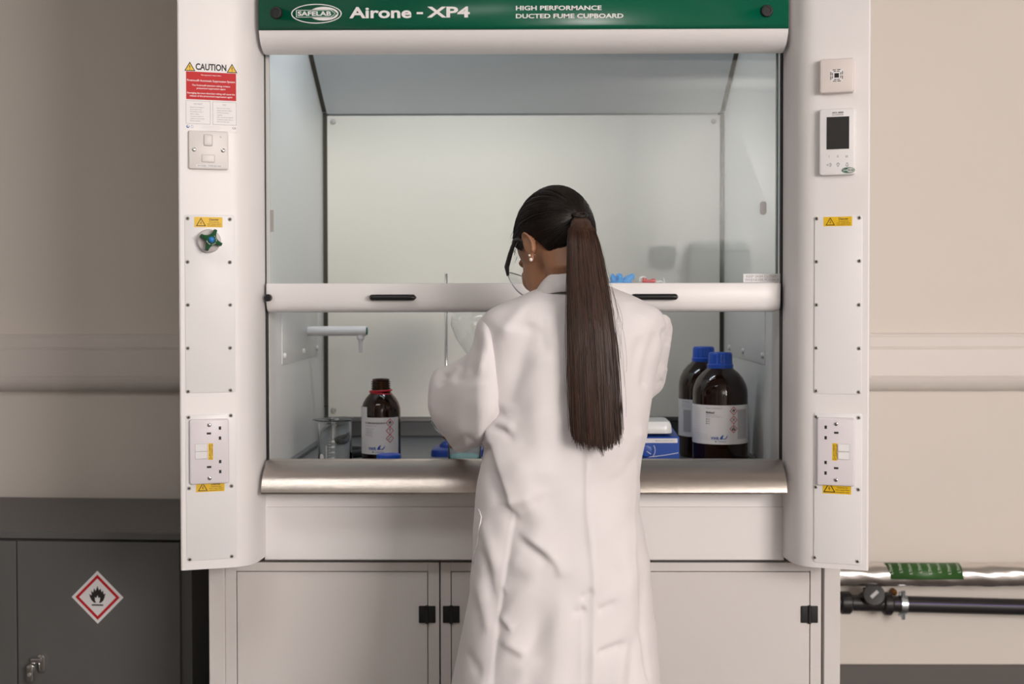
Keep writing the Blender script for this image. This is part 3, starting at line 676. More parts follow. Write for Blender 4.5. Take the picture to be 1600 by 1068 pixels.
for k in range(8):
    b = MB(); b.text('LTHW', x0+.018+.0292*k, -.021+.004*(k % 2), .0085, None, 0, .036, 'L', .012, 0, fn=onpipe, rot=PI/2)
    b.f = [q[::-1] for q in b.f]; b.build('tape_lettering', mat('tape_letter', (.55, .62, .50), .5), tp)

BP = thing('black_pipe', (1.5, 3.93, .38), 'black plastic pipe with purple stripe and round valve below the foil pipe', 'pipe')
Yq = 3.925
pa, pb2 = W(1320, 941, Yq), W(1600, 948, Yq); dp = (pb2-pa)/np.linalg.norm(pb2-pa); rpp = .0245
b = MB(); b.tube([pa-dp*.35, pa+dp*2.2], rpp, 28); b.build('pipe_run', M_pipe, BP, 60)
s0 = W(1397, 940, Yq); 
b = MB(); q0 = pa+dp*np.dot(s0-pa, dp)
rg = []
for x in (0, 1.9): rg.append([q0+dp*x+np.array([0, (rpp+.0006)*math.cos(q), (rpp+.0006)*math.sin(q)]) for q in (PI-.42, PI-.36, PI-.30)])
b.layers(rg, closed=False, cap=(False, False)); b.build('purple_stripe', M_purple, BP, solid=.0004)
Mp = np.eye(4); Mp[:3, 2] = dp; Mp[:3, 0] = (0, 1, 0); Mp[:3, 1] = np.cross(dp, (0, 1, 0))
def along(px): return float(np.dot(W(px, 941, Yq)-pa, dp))
def fit(p0, p1, r):
    b = MB(); m = Mp.copy(); m[:3, 3] = pa; a, c = along(p0), along(p1); b.lathe([(r*.86, a), (r, a+.004), (r*1.04, (a+c)/2), (r, c-.004), (r*.86, c)], 24, m)
    for k in range(12): 
        q = k*PI/6; b.box(a+.006, c-.006, r*.98, r*1.06, -.003, .003, m @ np.array([[0, math.cos(q), -math.sin(q), 0], [0, math.sin(q), math.cos(q), 0], [1, 0, 0, 0], [0, 0, 0, 1]], float))
    b.build('union_nut', M_pipe, BP, 40)
fit(1312, 1330, .033); fit(1379, 1394, .033)
vc = W(1364, 930, Yq-.02); fv = Face(vc, (1, 0, 0)); b = MB()
mv = np.eye(4); mv[:3, 3] = vc; ax = np.array([-.12, -.93, .33]); ax /= np.linalg.norm(ax); mv[:3, 2] = ax; e1 = np.cross(ax, (0, 0, 1)); e1 /= np.linalg.norm(e1); mv[:3, 0] = e1; mv[:3, 1] = np.cross(ax, e1)
b.lathe([(.026, -.05), (.027, .005), (.033, .010), (.033, .024), (.031, .028), (.012, .029)], 28, mv)
for k in range(8): q = k*PI/4+.2; b.ell((.032*math.cos(q), .032*math.sin(q), .017), (.005, .005, .007), None, 8, 6, 0, mv)
b.ell(vc+np.array([0.01, .025, -.02]), (.055, .032, .032), None, 18, 12); b.build('valve_body', M_pipe, BP, 40)
b = MB(); mm = mv @ np.array(Matrix.Rotation(.75, 4, 'Z')); b.box(-.015, .013, -.005, .005, .0285, .0305, mm); b.build('valve_tag', M_lgrey, BP)
PC = thing('pipe_clamp', tuple(W(1409, 941, Yq)), 'galvanised pipe clamp with two bolts round the black pipe', 'clamp')
b = MB(); m = Mp.copy(); ac = along(1410.5); m[:3, 3] = pa+dp*ac; r = rpp+.0014
b.lathe([(r, -.0095), (r+.0035, -.0095), (r+.0035, .0095), (r, .0095)], 32, m, 0, (False, False)); 
cc = pa+dp*ac
for s_ in (1, -1): b.box(-.010, .010, -.004, .010, -.004, .004, T4(cc[0]-.002, cc[1]-.006, cc[2]+s_*(rpp+.009)))
b.box(-.006, .006, rpp, YW-cc[1], -.006, .006, T4(*cc)); b.build('clamp_band', M_galv, PC, 40)
for s_ in (1, -1):
    b = MB(); z = cc[2]+s_*(rpp+.009); b.tube([(cc[0]-.002, cc[1]-.014, z-.010), (cc[0]-.002, cc[1]-.014, z+.010)], .0058, 8); b.build('clamp_bolt', M_galv, PC, 40)
b = MB(); c0 = W(1398.5, 926, 3.97); b.lathe([(.010, 0), (.010, .024), (.008, .028)], 8, Face((c0[0], YW, c0[2]), (1, 0, 0)).M)
tag(b.build('brass_fixing', M_brass, None, 40, at=(c0[0], YW, c0[2])), 'small brown brass fixing on the wall beside the pipe clamp', 'fixing')

# ------------------------------------------------------------------ fixtures on the facing wall, seen mirrored in the sash glass
b = MB(); FM_ = Face((.98, -3.0, 1.615), (-1, 0, 0)); b.plate(-.075, .075, -.065, .065, .006, .001, .05, .004, FM_.M)
wb = b.build('wall_box', mat('mid_grey_box', (.13, .14, .14), .5), None, 40, at=(.98, -3.0, 1.55)); tag(wb, 'small grey wall box mirrored faintly in the sash glass', 'box')
b = MB(); FM_ = Face((1.345, -3.0, 1.45), (-1, 0, 0)); b.plate(-.205, .205, -.26, .26, .06, .001, .13, .02, FM_.M)
wd2 = b.build('wall_dispenser', mat('grey_dispenser', (.23, .245, .235), .5), None, 40, at=(1.345, -3.0, 1.19)); tag(wd2, 'large rounded grey wall dispenser mirrored faintly in the sash glass', 'dispenser')
b = MB(); b.plate(-.196, .196, .185, .192, .003, .128, .133, .001, FM_.M); b.build('lid_edge', M_dark, wd2, 40)

# ------------------------------------------------------------------ things on the worktop
def cylmap(cx, cy, r, z0, turn=0.0):
    def fn(v):
        a = v[:, 0]/r+turn; R = r+v[:, 2]
        return np.c_[cx+R*np.sin(a), cy-R*np.cos(a), z0+v[:, 1]]
    return fn
def cylpatch(b, x0, x1, y0, y1, z, fn, mat=0, n=32):
    xs = np.linspace(x0, x1, n); b.layers([[(x, y0, z), (x, y1, z)] for x in xs], None, mat, (False, False), False, fn)
def ghs(b, fn, cx, cy, r, kind):
    b.frame(diamond(cx, cy, r), diamond(cx, cy, r*.80), .0006, None, 2, fn)
    if kind == 'f': flame(b, cx, cy, r*.50, .0006, None, 1, 0, fn)
    elif kind == '!':
        b.flat(np.array([(-.10, .50), (-.05, -.12), (.05, -.12), (.10, .50)])*r+(cx, cy), .0006, None, 1, fn); b.flat(oval(cx, cy-.32*r, .10*r, .10*r, 10), .0006, None, 1, fn)
    elif kind == 't':
        b.flat(oval(cx, cy+.14*r, .24*r, .22*r, 14), .0006, None, 5, fn); b.flat(rect(cx-.42*r, cx+.42*r, cy-.28*r, cy-.2*r), .0006, None, 5, fn); b.flat(rect(cx-.12*r, cx+.12*r, cy-.14*r, cy), .0006, None, 5, fn)
    elif kind == 'h':
        b.flat(oval(cx, cy+.42*r, .14*r, .15*r, 12), .0006, None, 1, fn); b.flat(np.array([(-.44, -.36), (.44, -.36), (.36, .10), (.08, .24), (-.08, .24), (-.36, .10)])*r+(cx, cy), .0006, None, 1, fn)
        b.flat(np.array([(0, .16), (.06, -.02), (.2, -.06), (.06, -.12), (0, -.3), (-.06, -.12), (-.2, -.06), (-.06, -.02)])[::-1]*r+(cx, cy), .0008, None, 0, fn)
    elif kind == 'c':
        b.flat(np.array([(-.40, -.20), (.05, -.20), (.05, -.12), (-.40, -.05)])*r+(cx, cy), .0006, None, 1, fn); b.flat(np.array([(-.1, .1), (.38, .28), (.34, .38), (-.14, .2)])*r+(cx, cy), .0006, None, 1, fn)
def vwr(b, fn, x, y, w):
    b.text('VWR', x, y, w*.17, None, 3, w*.50, 'L', .03, .0006, fn)
    s = w*.5; e = np.array([(.54, .06), (.60, .18), (.70, .28), (.78, .30), (.74, .20), (.72, .10), (.76, .05), (.68, .03), (.60, .02)])*w+(x, y); b.flat(e[::-1], .0006, None, 3, fn)
    q = np.array([(.72, .05), (.82, .02), (.92, .06), (.99, .16), (1.0, .30), (.95, .20), (.90, .12), (.82, .07)])*w+(x, y); b.flat(q, .0006, None, 3, fn)
    b.flat(rect(x+.26*w, x+.34*w, y-.15*w, y-.07*w), .0006, None, 4, fn); b.text('CHEMICALS', x+.42*w, y-.15*w, w*.075, None, 3, w*.5, 'L', 0, .0006, fn)
def label_mats(): return [M_paper, M_ink, M_red, M_bink, M_gink, M_grey, M_lgrey]

# large amber bottles on the right
def big_bottle(pxc, Y, pw, pytop, label, turn, ldet):
    x = W(pxc, 700, Y)[0]; R = pw/2*Y/F; zt = W(pxc, pytop, Y)[2]; H = zt-zwt
    t = thing('solvent_bottle', (x, Y, zwt), label, 'bottle')
    b = MB(); hs = H-.105
    pr = [(R*.90, 0), (R*.985, .004), (R, .012), (R, hs), (R*.985, hs+.012), (R*.93, hs+.026), (R*.82, hs+.041), (R*.66, hs+.054), (R*.50, hs+.063), (R*.405, hs+.070), (R*.38, hs+.076), (R*.38, H-.012)]
    b.lathe(pr, 48, T4(x, Y, zwt)); b.build('bottle_glass', M_amberd, t, 60)
    b = MB(); ch = .034; z0_ = H-ch; rc = R*.415
    an = np.arange(72)*2*PI/72; rib = 1+.035*(np.sin(an*18) > 0)
    rr_ = lambda r, z, k=1: np.c_[r*np.cos(an)*(rib if k else 1), r*np.sin(an)*(rib if k else 1), np.full(72, z)]
    b.layers([rr_(rc*1.13, z0_-.006, 0), rr_(rc*1.15, z0_+.003, 0), rr_(rc*1.03, z0_+.006), rr_(rc*1.0, H-.004), rr_(rc*.93, H-.0005, 0), rr_(rc*.8, H, 0)], T4(x, Y, zwt)); b.build('screw_cap', M_cap, t, 30)
    fn = cylmap(x, Y, R+.0004, zwt+.056, turn); lh = .097; b = MB(); cylpatch(b, -PI*R*.93, PI*R*.93, 0, lh, 0, fn, 0, 72)
    if ldet:
        b.text('Methanol CHROMASOLV', -.043, .088, .0028, None, 5, .042, 'L', 0, .0006, fn); b.text('Methanol', -.043, .0765, .0052, None, 1, .022, 'L', .02, .0006, fn)
        for k, s_ in enumerate(('HiPerSolv for HPLC, gradient grade', 'suitable for LC-MS and UHPLC use')): b.text(s_, -.043, .0715-.0042*k, .0020, None, 5, (.030, .042)[k], 'L', 0, .0006, fn)
        for k, s_ in enumerate(('Metanol', 'Methanol', 'Methanol')): b.text(s_, -.043, .061-.0054*k, .0026, None, 1, .010, 'L', .005, .0006, fn)
        for k, g in enumerate('fth'): ghs(b, fn, .0275, .083-.0222*k, .0108, g)
        vwr(b, fn, -.030, .0115, .041)
        cylpatch(b, .039, .075, .012, .086, .0004, fn, 6, 12)
        for k in range(22): b.text('Hazard statement and precaution text', .041, .083-.0032*k, .0015, None, 5, .030, 'L', 0, .0008, fn)
        for k in range(12): b.text('Gefahr Danger', -.078, .084-.0058*k, .0016, None, 6, .018, 'L', 0, .0006, fn)
        for k in range(5): b.text('Prepared and packed for laboratory use', -.070, .024-.0035*k, .0015, None, 6, .032, 'L', 0, .0006, fn)
    else:
        b.text('VWR Chemicals', -.052, .090, .0030, None, 5, .028, 'L', .01, .0006, fn)
        for k in range(3): b.text('HPLC grade solvent', -.052, .084-.004*k, .0016, None, 5, .030, 'L', 0, .0006, fn)
        cylpatch(b, -.046, -.020, .012, .070, .0004, fn, 6, 12)
        for k in range(16): b.text('Hazard statement and precautions', -.045, .067-.0034*k, .0015, None, 5, .024, 'L', 0, .0008, fn)
    b.build('paper_label', label_mats(), t, 60)
    return t
big_bottle(1125, 3.24, 85.5, 550, 'front amber solvent bottle with blue cap, its methanol label in full view', -.05, True)
big_bottle(1099, 3.40, 77, 541, 'amber solvent bottle with blue cap standing behind the methanol bottle', -.35, False)

# 1 L amber bottle, open, with red ring; its cap lies in front
Y = 3.25; x = W(595.5, 700, Y)[0]; R = 30.8*Y/F; ztop = W(595, 591.5, Y)[2]; H = ztop-zwt
RB = thing('reagent_bottle', (x, Y, zwt), 'open amber bottle with red neck ring and white label beside the beaker', 'bottle')
b = MB(); hs = H-.082
pr = [(R*.88, 0), (R*.98, .003), (R, .010), (R, hs), (R*.98, hs+.010), (R*.90, hs+.022), (R*.76, hs+.034), (R*.60, hs+.043), (R*.50, hs+.049), (R*.465, hs+.054), (R*.46, H-.026)]
zz_ = H-.026
for k in range(4): pr += [(R*.435, zz_), (R*.51, zz_+.0015), (R*.51, zz_+.003), (R*.435, zz_+.0045)]; zz_ += .0055
pr += [(R*.44, H-.002), (R*.46, H), (R*.38, H), (R*.36, H-.03), (R*.38, hs+.046), (R*.62, hs+.034), (R*.85, hs+.016), (R*.93, hs), (R*.93, .012), (R*.8, .006)]
b.lathe(pr, 44, T4(x, Y, zwt)); b.build('bottle_glass', M_amber, RB, 50)
b = MB()
for dz, tl in ((-.030, .05), (-.036, -.10)): b.tube([(x+R*.545*math.cos(q), Y+R*.545*math.sin(q), zwt+H+dz+tl*.03*math.cos(q)) for q in np.linspace(0, 2*PI, 33)], .0024, 8)
b.build('tamper_ring', M_ring, RB, 60)
fn = cylmap(x, Y, R+.0004, zwt+.028, -.04); b = MB(); lh = W(595, 649.5, Y)[2]-zwt-.028
cylpatch(b, -.060, .060, 0, lh, 0, fn, 0, 48); cylpatch(b, -.085, -.031, lh, lh+.026, 0, fn, 0, 10)
k_ = lh/.095
b.text('RS 2-Methyltetrahydrofuran', -.036, lh*.83, .0048, None, 1, .054, 'L', .012, .0006, fn)
b.text('GPR RECTAPUR for synthesis', -.036, lh*.765, .0022, None, 5, .032, 'L', 0, .0006, fn); b.text('VWR 1 litre', -.036, lh*.945, .0018, None, 5, .011, 'L', 0, .0006, fn)
for j in range(5): b.text('2-Methyltetrahydrofuran', -.036, lh*(.68-.046*j), .0024, None, 5, (.026, .021, .024, .020, .022)[j], 'L', 0, .0006, fn)
for j, g in enumerate('f!c'): ghs(b, fn, .0305, lh*(.855-.212*j), .0112, g)
vwr(b, fn, -.026, lh*.115, .043)
for j in range(5): b.text('Hazard and precaution', -.052, lh*(.20-.04*j), .0014, None, 6, .016, 'L', 0, .0006, fn)
b.build('paper_label', label_mats(), RB, 60)
cx, cy = W(607.5, 716, 3.12)[0], 3.12; ctz = W(607, 709, cy)[2]
b = MB(); an = np.arange(60)*2*PI/60; rib = 1+.02*(np.sin(an*15) > 0); rc = .0292
b.layers([np.c_[rc*k*np.cos(an)*(rib if q else 1), rc*k*np.sin(an)*(rib if q else 1), np.full(60, z)] for k, z, q in ((.97, 0, 0), (1, .002, 1), (1, ctz-zwt-.003, 1), (.95, ctz-zwt, 0), (.85, ctz-zwt, 0))], T4(cx, cy, zwt))
tag(b.build('bottle_cap', M_cap, None, 30, at=(cx, cy, zwt)), 'loose blue screw cap lying in front of the open amber bottle', 'cap')

# beaker with white scale
def beaker(x, Y, r, h, label, M=None, name='glass_beaker', th=.0022):
    M0 = T4(x, Y, zwt) if M is None else M
    t = thing(name, tuple(M0[:3, 3]), label, 'beaker'); b = MB()
    seg = 48; an = np.arange(seg)*2*PI/seg
    sp = np.exp(-((an-PI*1.05)/.22)**2)
    def ring(rr, z, lip=0): return np.c_[(rr+lip*sp*.010)*np.cos(an), (rr+lip*sp*.010)*np.sin(an), np.full(seg, z)]
    b.layers([ring(r*.9, 0), ring(r*.985, .003), ring(r, .008), ring(r, h-.008), ring(r*1.03, h-.003, .5), ring(r*1.085, h-.0005, 1), ring(r*1.085, h+.0008, 1), ring(r*1.05, h, 1), ring(r*.985, h-.004, .5), ring(r-th, h-.009), ring(r-th, .009), ring(r*.9-th, .004)], M0)
    b.build('glass_wall', M_glass, t, 60); return t
xb = W(523.5, 700, 3.15)[0]; Yb = 3.15; rb = 26.5*Yb/F; hb = W(523, 655, Yb)[2]-zwt
BK = beaker(xb, Yb, rb, hb, 'empty glass beaker with white volume scale left of the open amber bottle')
fn = cylmap(xb, Yb, rb+.0003, zwt, 0); b = MB()
for k, s_ in enumerate(('50', '100', '150', '200', '250')): 
    z = .012+.0135*k+.004
    b.flat(rect(-.010, -.004, z, z+.0008), .0002, None, 0, fn); b.flat(rect(-.010, -.006, z+.0068, z+.0075), .0002, None, 0, fn)
    if k: b.text(('400', '300', '200', '100', '500')[k] if 0 else s_, -.003, z-.0006, .0040, None, 0, .008, 'L', .02, .0002, fn)
b.text('BOROSILICATE GLASS', -.0145, .008, .0028, None, 0, .052, 'L', .02, .0002, fn, rot=PI/2)
b.flat(oval(-.031, .031, .0075, .0085, 24), .0002, None, 0, fn); b.build('volume_scale', M_paper, BK)

# small dark things behind beaker and bottle
c0 = W(545, 705, 3.36); b = MB(); pts = [(c0[0]+.035*math.cos(q), 3.40+.045*math.sin(q), zwt+.0105) for q in np.linspace(0, 2*PI, 40)]
b.tube(pts, .0105, 12); tag(b.build('rubber_hose', M_blackm, None, 60, at=(c0[0], 3.40, zwt)), 'coiled black rubber hose lying behind the beaker', 'hose')

# retort stand with blue base
Ys = 3.44; xs_ = W(697, 500, Ys)[0]; zrt = W(697, 427, Ys)[2]
RS = thing('retort_stand', (xs_, Ys, zwt), 'steel rod stand on a blue base left of the lab coat', 'stand')
b = MB(); b.tube([(xs_, Ys, zwt+.02), (xs_, Ys, zrt-.001), (xs_, Ys, zrt)], [.0042, .0042, .0034], 16); b.build('steel_rod', M_chrome, RS, 60)
b = MB()
b.plate(-.040, .100, -.055, .055, .02, 0, .020, .008, T4(xs_+.002, Ys-.01, zwt)); b.lathe([(.024, .018), (.022, .026), (.014, .034), (.010, .036)], 20, T4(xs_+.004, Ys, zwt)); b.build('cast_base', M_bluem, RS, 40)

# separating funnel clamped on it, beaker of turquoise liquid, tilted beaker in the hand
Yf = 3.40; fx = W(756, 520, Yf)[0]; fz = W(756, 522, Yf)[2]
SF = thing('separating_funnel', (fx, Yf, fz-.2), 'pear shaped clear glass funnel beside the steel rod', 'funnel')
b = MB(); pr = [(.004, -.20), (.004, -.12), (.010, -.105), (.030, -.075), (.055, -.040), (.075, -.010), (.088, .025), (.086, .050), (.068, .078), (.042, .095), (.021, .101), (.020, .108)]
b.lathe(pr+[(r-.0022, z) for r, z in pr[::-1]], 40, T4(fx, Yf, fz), 0, (False, False)); b.build('glass_bulb', M_glass, SF, 60)
b = MB(); b.ell((fx, Yf, fz-.125), (.009, .020, .008)); b.build('stopcock', M_cap, SF, 60)
b = MB(); b.box(xs_, fx-.012, Ys-.006, Ys+.006, fz+.097, fz+.106); b.tube([(fx+.0225*math.cos(q), Yf+.0225*math.sin(q), fz+.1035) for q in np.linspace(0, 2*PI, 25)], .004, 8)
b.box(fx-.02, fx-.004, Yf+.006, Ys+.006, fz+.097, fz+.106); b.build('clamp_arm', M_screw, SF, 40)
xq, Yq2 = W(726, 700, 3.10)[0], 3.10; rq = 26*Yq2/F
BL = beaker(xq, Yq2, rq, .085, 'small glass beaker of turquoise liquid beside the blue stand base')
b = MB(); b.lathe([(rq*.86, .0045), (rq-.0028, .0095), (rq-.0028, .034), (rq*.5, .034)], 40, T4(xq, Yq2, zwt)); b.build('turquoise_liquid', M_aqua, BL, 60)
mt = np.array((Matrix.Translation(Vector(W(697, 655, 3.0))) @ Matrix.Rotation(math.radians(58), 4, 'Y')).to_4x4())
mt[:3, 3] = W(684, 668, 3.02); mt[:3, :3] = np.array((Matrix.Rotation(math.radians(28), 4, 'Z') @ Matrix.Rotation(math.radians(52), 4, 'Y')).to_3x3())
HB = beaker(0, 0, .030, .085, 'clear beaker held tilted behind the left sleeve', mt)

# hotplate stirrer
Yh = 3.17; hx0, hx1 = W(940, 700, Yh)[0], W(1062, 700, Yh)[0]; hzt = W(1000, 682, Yh)[2]
HP = thing('magnetic_stirrer', ((hx0+hx1)/2, Yh+.08, zwt), 'blue magnetic stirrer with white plate left of the methanol bottle', 'stirrer')
FH = Face(((hx0+hx1)/2, Yh, zwt), (1, 0, 0)); hw = (hx1-hx0)/2
b = MB(); hh = hzt-zwt
P = [(0, .003), (0, hh-.004), (-.003, hh-.001), (-.006, hh), (-.17, hh+.01), (-.18, .003)]
b.layers([[(x, y, z) for z, y in P] for x in (-hw, hw)], FH.M); b.build('stirrer_body', M_blue, HP, None, .004)
b = MB(); q = FH.box(985, 684.5, 1058.5, 691.5); b.box(q[0], q[1], q[2], q[3], -.0005, .0012, FH.M, 0); u, v = FH.loc(1024, 689); b.text('MADE IN JAPAN 230 V', u, v, .0024, FH.M, 1, .048, 'L', .005, .0016); b.build('name_strip', [M_paper, M_grey], HP)
u, v = FH.loc(1009, 703); b = MB(); b.lathe([(.0175, 0), (.0165, .012), (.014, .016), (.008, .017)], 28, FH.at(u, v, 0)); b.build('speed_dial', M_blue, HP, 40)
b = MB(); m = FH.at(u, v, .017) @ np.array(Matrix.Rotation(-.6, 4, 'Z')); b.box(.001, .014, -.0007, .0007, -.0008, .0006, m); 
aa = np.linspace(-.75, .55, 14); b.layers([[(u+.0225*math.cos(q), v+.0225*math.sin(q), .0008), (u+.0238*math.cos(q), v+.0238*math.sin(q), .0008)] for q in aa], FH.M, 0, (False, False), False)
ss = [FH.loc(px, py) for px, py in ((1003, 714), (1020, 713), (1040, 710.5), (1060, 707))]; b.tube([tuple(FH.M[:3, 3]+FH.u*p[0]+np.array([0, -.0006, p[1]])) for p in ss], .0008, 6); b.build('dial_markings', M_paper, HP)
zp0, zp1 = W(1000, 677.5, Yh)[2], W(1000, 659, Yh)[2]
b = MB(); px0, px1 = W(930, 670, Yh)[0], W(1051, 670, Yh)[0]; d = .13
def prr(i, z): return np.c_[rrect(px0+i, px1-i, Yh-.004+i, Yh+d-i, .02-min(i, .015), 6), np.full(28, z)]
b.layers([prr(.006, zp0), prr(.001, zp0+.001), prr(0, zp0+.004), prr(.002, zp1-.008), prr(.006, zp1), prr(.010, zp1+.001), prr(.014, zp1+.001)]); b.lathe([(.035, hzt-.0), (.035, zp0+.001)], 24, T4((px0+px1)/2, Yh+.07, 0)); b.build('top_plate', M_white2, HP, 40)

# things lying on the ledge behind the sash rail
zle = z1 = W(818, 442, 2.935)[2]-.010; Yl = 3.035
gp = thing('nitrile_glove', (W(972, 440, Yl)[0], Yl, zle), 'crumpled blue nitrile glove lying on the rail behind the sash', 'glove')
b = MB()
def blob(px, py, rx, rz, ry=.014, rot=0):
    c = W(px, py, Yl); R = np.array(Matrix.Rotation(rot, 3, 'Y')); b.ell(c, (rx, ry, rz), R, 16, 10)
blob(957.5, 434.5, .0065, .011, .011, -.15); blob(967.5, 433.5, .0088, .0105, .013, .1); blob(981.5, 435.5, .0165, .0085, .012, -.55); blob(977, 440.5, .016, .006, .013, 0); blob(988, 431.5, .006, .007, .009, -.4); blob(965, 441, .02, .005, .013, 0)
gm = b.build('crumpled_glove', M_glove, gp, 170); r_ = gm.modifiers.new('remesh', 'REMESH'); r_.mode = 'VOXEL'; r_.voxel_size = .0012; r_.use_smooth_shade = True
tx = bpy.data.textures.new('crease', 'CLOUDS'); tx.noise_scale = .006
dm = gm.modifiers.new('crease', 'DISPLACE'); dm.texture = tx; dm.strength = .0035; dm.mid_level = .5
cl = thing('plastic_clip', (W(1012, 440, Yl)[0], Yl, zle), 'small red and white plastic clip on the rail right of the blue glove', 'clip')
b = MB(); c = W(1010, 437.5, Yl); p = Face(c, (1, 0, 0)); b.plate(-.010, .022, -.006, .0012, .002, -.005, .005, .001, p.M)
for x_ in (-.007, -.001): b.box(x_-.002, x_+.002, .0, .005, -.004, .004, p.M)
b.box(.012, .021, .0, .0032, -.004, .004, p.M); b.build('red_body', M_ring, cl, 40)
b = MB(); c2 = W(1005, 437.5, Yl); b.tube([c2+np.array([.0085*math.cos(q), .006, .0075*math.sin(q)]) for q in np.linspace(-.2, PI+.6, 20)], .0022, 8); b.build('white_loop', M_plate, cl, 60)
b = MB(); c3 = W(1028, 439.5, Yl); b.tube([c3+np.array((-.010, 0, -.002)), c3+np.array((.006, 0, .001)), c3+np.array((.0125, 0, -.003))], [.003, .002, .0018], 8); c4 = W(1037.5, 440, Yl); b.tube([c4+np.array((.0012, 0, -.004)), c4+np.array((.0006, 0, .003)), c4+np.array((-.0012, 0, .0085))], [.002, .0016, .001], 8)
tag(b.build('plastic_tie', M_plate, None, 60, at=(c3[0], Yl, zle)), 'thin white plastic tie with upturned end on the sash rail', 'tie')
#PERSON#

# ------------------------------------------------------------------ the woman in the white coat
PE_X, PE_Y = float(W(880, 900, 2.56)[0]), 2.56
def rot(ax, a): return np.array(Matrix.Rotation(a, 3, ax))
HC = W(866, 380, 2.60); RH = rot('Z', math.radians(24)) @ rot('X', math.radians(-36)) * 1.03
hl = lambda x, y, z: HC + RH @ np.array([x, y, z])
def tubes(b, pts, r, seg=14): b.tube(pts, r, seg)
def hand(b, w, f, n, curl, thumb=1):
    """palm, four unequal bent fingers and a thumb off the side of the palm"""
    f = np.array(f, float)/np.linalg.norm(f); n = np.array(n, float); n -= f*np.dot(f, n); n /= np.linalg.norm(n); l = np.cross(f, n)*thumb
    w = np.array(w, float); R = np.c_[l, f, n]
    b.ell(w+f*.046, (.039, .052, .0145), R, 16, 10); b.tube([w-f*.03, w+f*.02], [.026, .027], 14)
    for k, (o, ln) in enumerate(((.030, .072), (.0105, .080), (-.0095, .075), (-.0275, .058))):
        p = w+f*(.084-.006*abs(k-1))+l*o; d = f+l*(.10-.07*k); d /= np.linalg.norm(d); pts = [p-f*.02, p]; a = 0
        for s, c in ((.45, curl[0]), (.31, curl[1]), (.24, curl[2])):
            a += c; v = d*math.cos(a)+n*math.sin(a); p = p+v*ln*s; pts.append(p)
        b.tube(pts, [.0095, .0095, .0088, .0080, .0062], 10); b.ell(pts[-1], (.0064,)*3, None, 8, 6)
    p = w+f*.028+l*.030; d = f*.62+l*.62+n*.35; d /= np.linalg.norm(d); e = f*.85+l*.15+n*.50; e /= np.linalg.norm(e)
    q = [w+f*.018+l*.012, p, p+d*.034, p+d*.034+e*.026, p+d*.034+e*.044]
    b.tube(q, [.014, .0135, .0112, .0100, .0072], 10); b.ell(q[-1], (.0074,)*3, None, 8, 6)
b = MB()
for c, r in (((0, -.006, .014), (.072, .092, .085)), ((0, .038, -.042), (.058, .060, .080)), ((0, .050, -.085), (.043, .046, .040)), ((0, .083, -.108), (.020, .018, .018)),
             ((0, .092, -.030), (.010, .012, .024)), ((0, .100, -.044), (.012, .011, .010)), ((.032, .066, -.040), (.022, .024, .024)), ((-.032, .066, -.040), (.022, .024, .024)),
             ((0, .078, .012), (.046, .022, .012)), ((0, .092, -.074), (.022, .010, .0055)), ((0, .091, -.083), (.018, .010, .006)), ((.031, .084, -.016), (.0125,)*3), ((-.031, .084, -.016), (.0125,)*3)):
    b.ell(hl(*c), r, RH, 28, 18)
for s in (-1, 1):
    RE = RH @ rot('Z', s*-.42) @ rot('X', -.12)
    ex_ = -.0715 if s < 0 else .064
    b.ell(hl(ex_, -.030, -.028), (.0065, .015, .024), RE, 18, 14)
    q = [hl(ex_+s*(.002+.006*max(0, math.sin(t))), -.030-.0155*math.cos(t-.3), -.028+.0245*math.sin(t-.3)) for t in np.linspace(-.9, PI+.5, 20)]
    b.tube(q, .0034, 8); b.ell(hl(ex_-s*.001, -.020, -.052), (.0055, .008, .009), RH, 12, 8)
NB = W(893, 462, 2.585)
b.tube([NB+np.array([0, .01, -.06]), NB, hl(0, -.034, -.070), hl(0, -.025, -.03)], [.060, .052, .050, .052], 24)
# trunk and legs under the clothes
cxm = lambda y: (W(885, y, 2.57)[0])
for y, w, d, h in ((500, .135, .075, .07), (560, .125, .085, .10), (640, .115, .085, .10), (720, .115, .085, .10), (800, .130, .095, .11), (870, .135, .095, .11)):
    c = W(885 if y < 700 else 872, y, 2.575); b.ell(c, (w-.012, d, h), None, 24, 14)
hip = W(872, 880, 2.57)
for s in (-1, 1):
    x = hip[0]+s*.078; b.tube([(x, 2.57, .86), (x, 2.565, .66), (x, 2.56, .47), (x, 2.575, .30), (x, 2.58, .10), (x, 2.575, .05)], [.082, .072, .052, .050, .035, .034], 20)
    b.ell((x, 2.62, .038), (.038, .105, .030), None, 16, 10)
SHL, ELL_, WRL = W(788, 535, 2.575), W(718, 640, 2.74), W(716, 650, 2.955)
SHR, ELR, WRR = W(1004, 535, 2.575), W(1006, 590, 2.77), W(938, 592, 2.97)
for a, e, w in ((SHL, ELL_, WRL), (SHR, ELR, WRR)):
    b.tube([a+(np.array([PE_X, 2.575, a[2]])-a)*.45, a, a+(e-a)*.5+np.array([0, .008, 0]), e, e+(w-e)*.5, w], [.052, .046, .040, .036, .034, .027], 16)
TB = W(690, 662, 3.035)
hand(b, WRL, TB-WRL+np.array([.05, .0, .012]), (-.9, .2, -.15), (.45, .75, .5), -1)
hand(b, WRR, (-.35, .9, .10), (-.85, -.35, -.2), (.35, .5, .4), 1)
raw = b.build('person_raw', M_skin)
rm = raw.modifiers.new('r', 'REMESH'); rm.mode = 'VOXEL'; rm.voxel_size = .0032; rm.use_smooth_shade = True
sm = raw.modifiers.new('s', 'SMOOTH'); sm.iterations = 4; sm.factor = .5
bpy.context.view_layer.update()
me = bpy.data.meshes.new_from_object(raw.evaluated_get(bpy.context.evaluated_depsgraph_get())); me.name = 'person'
bpy.data.objects.remove(raw)
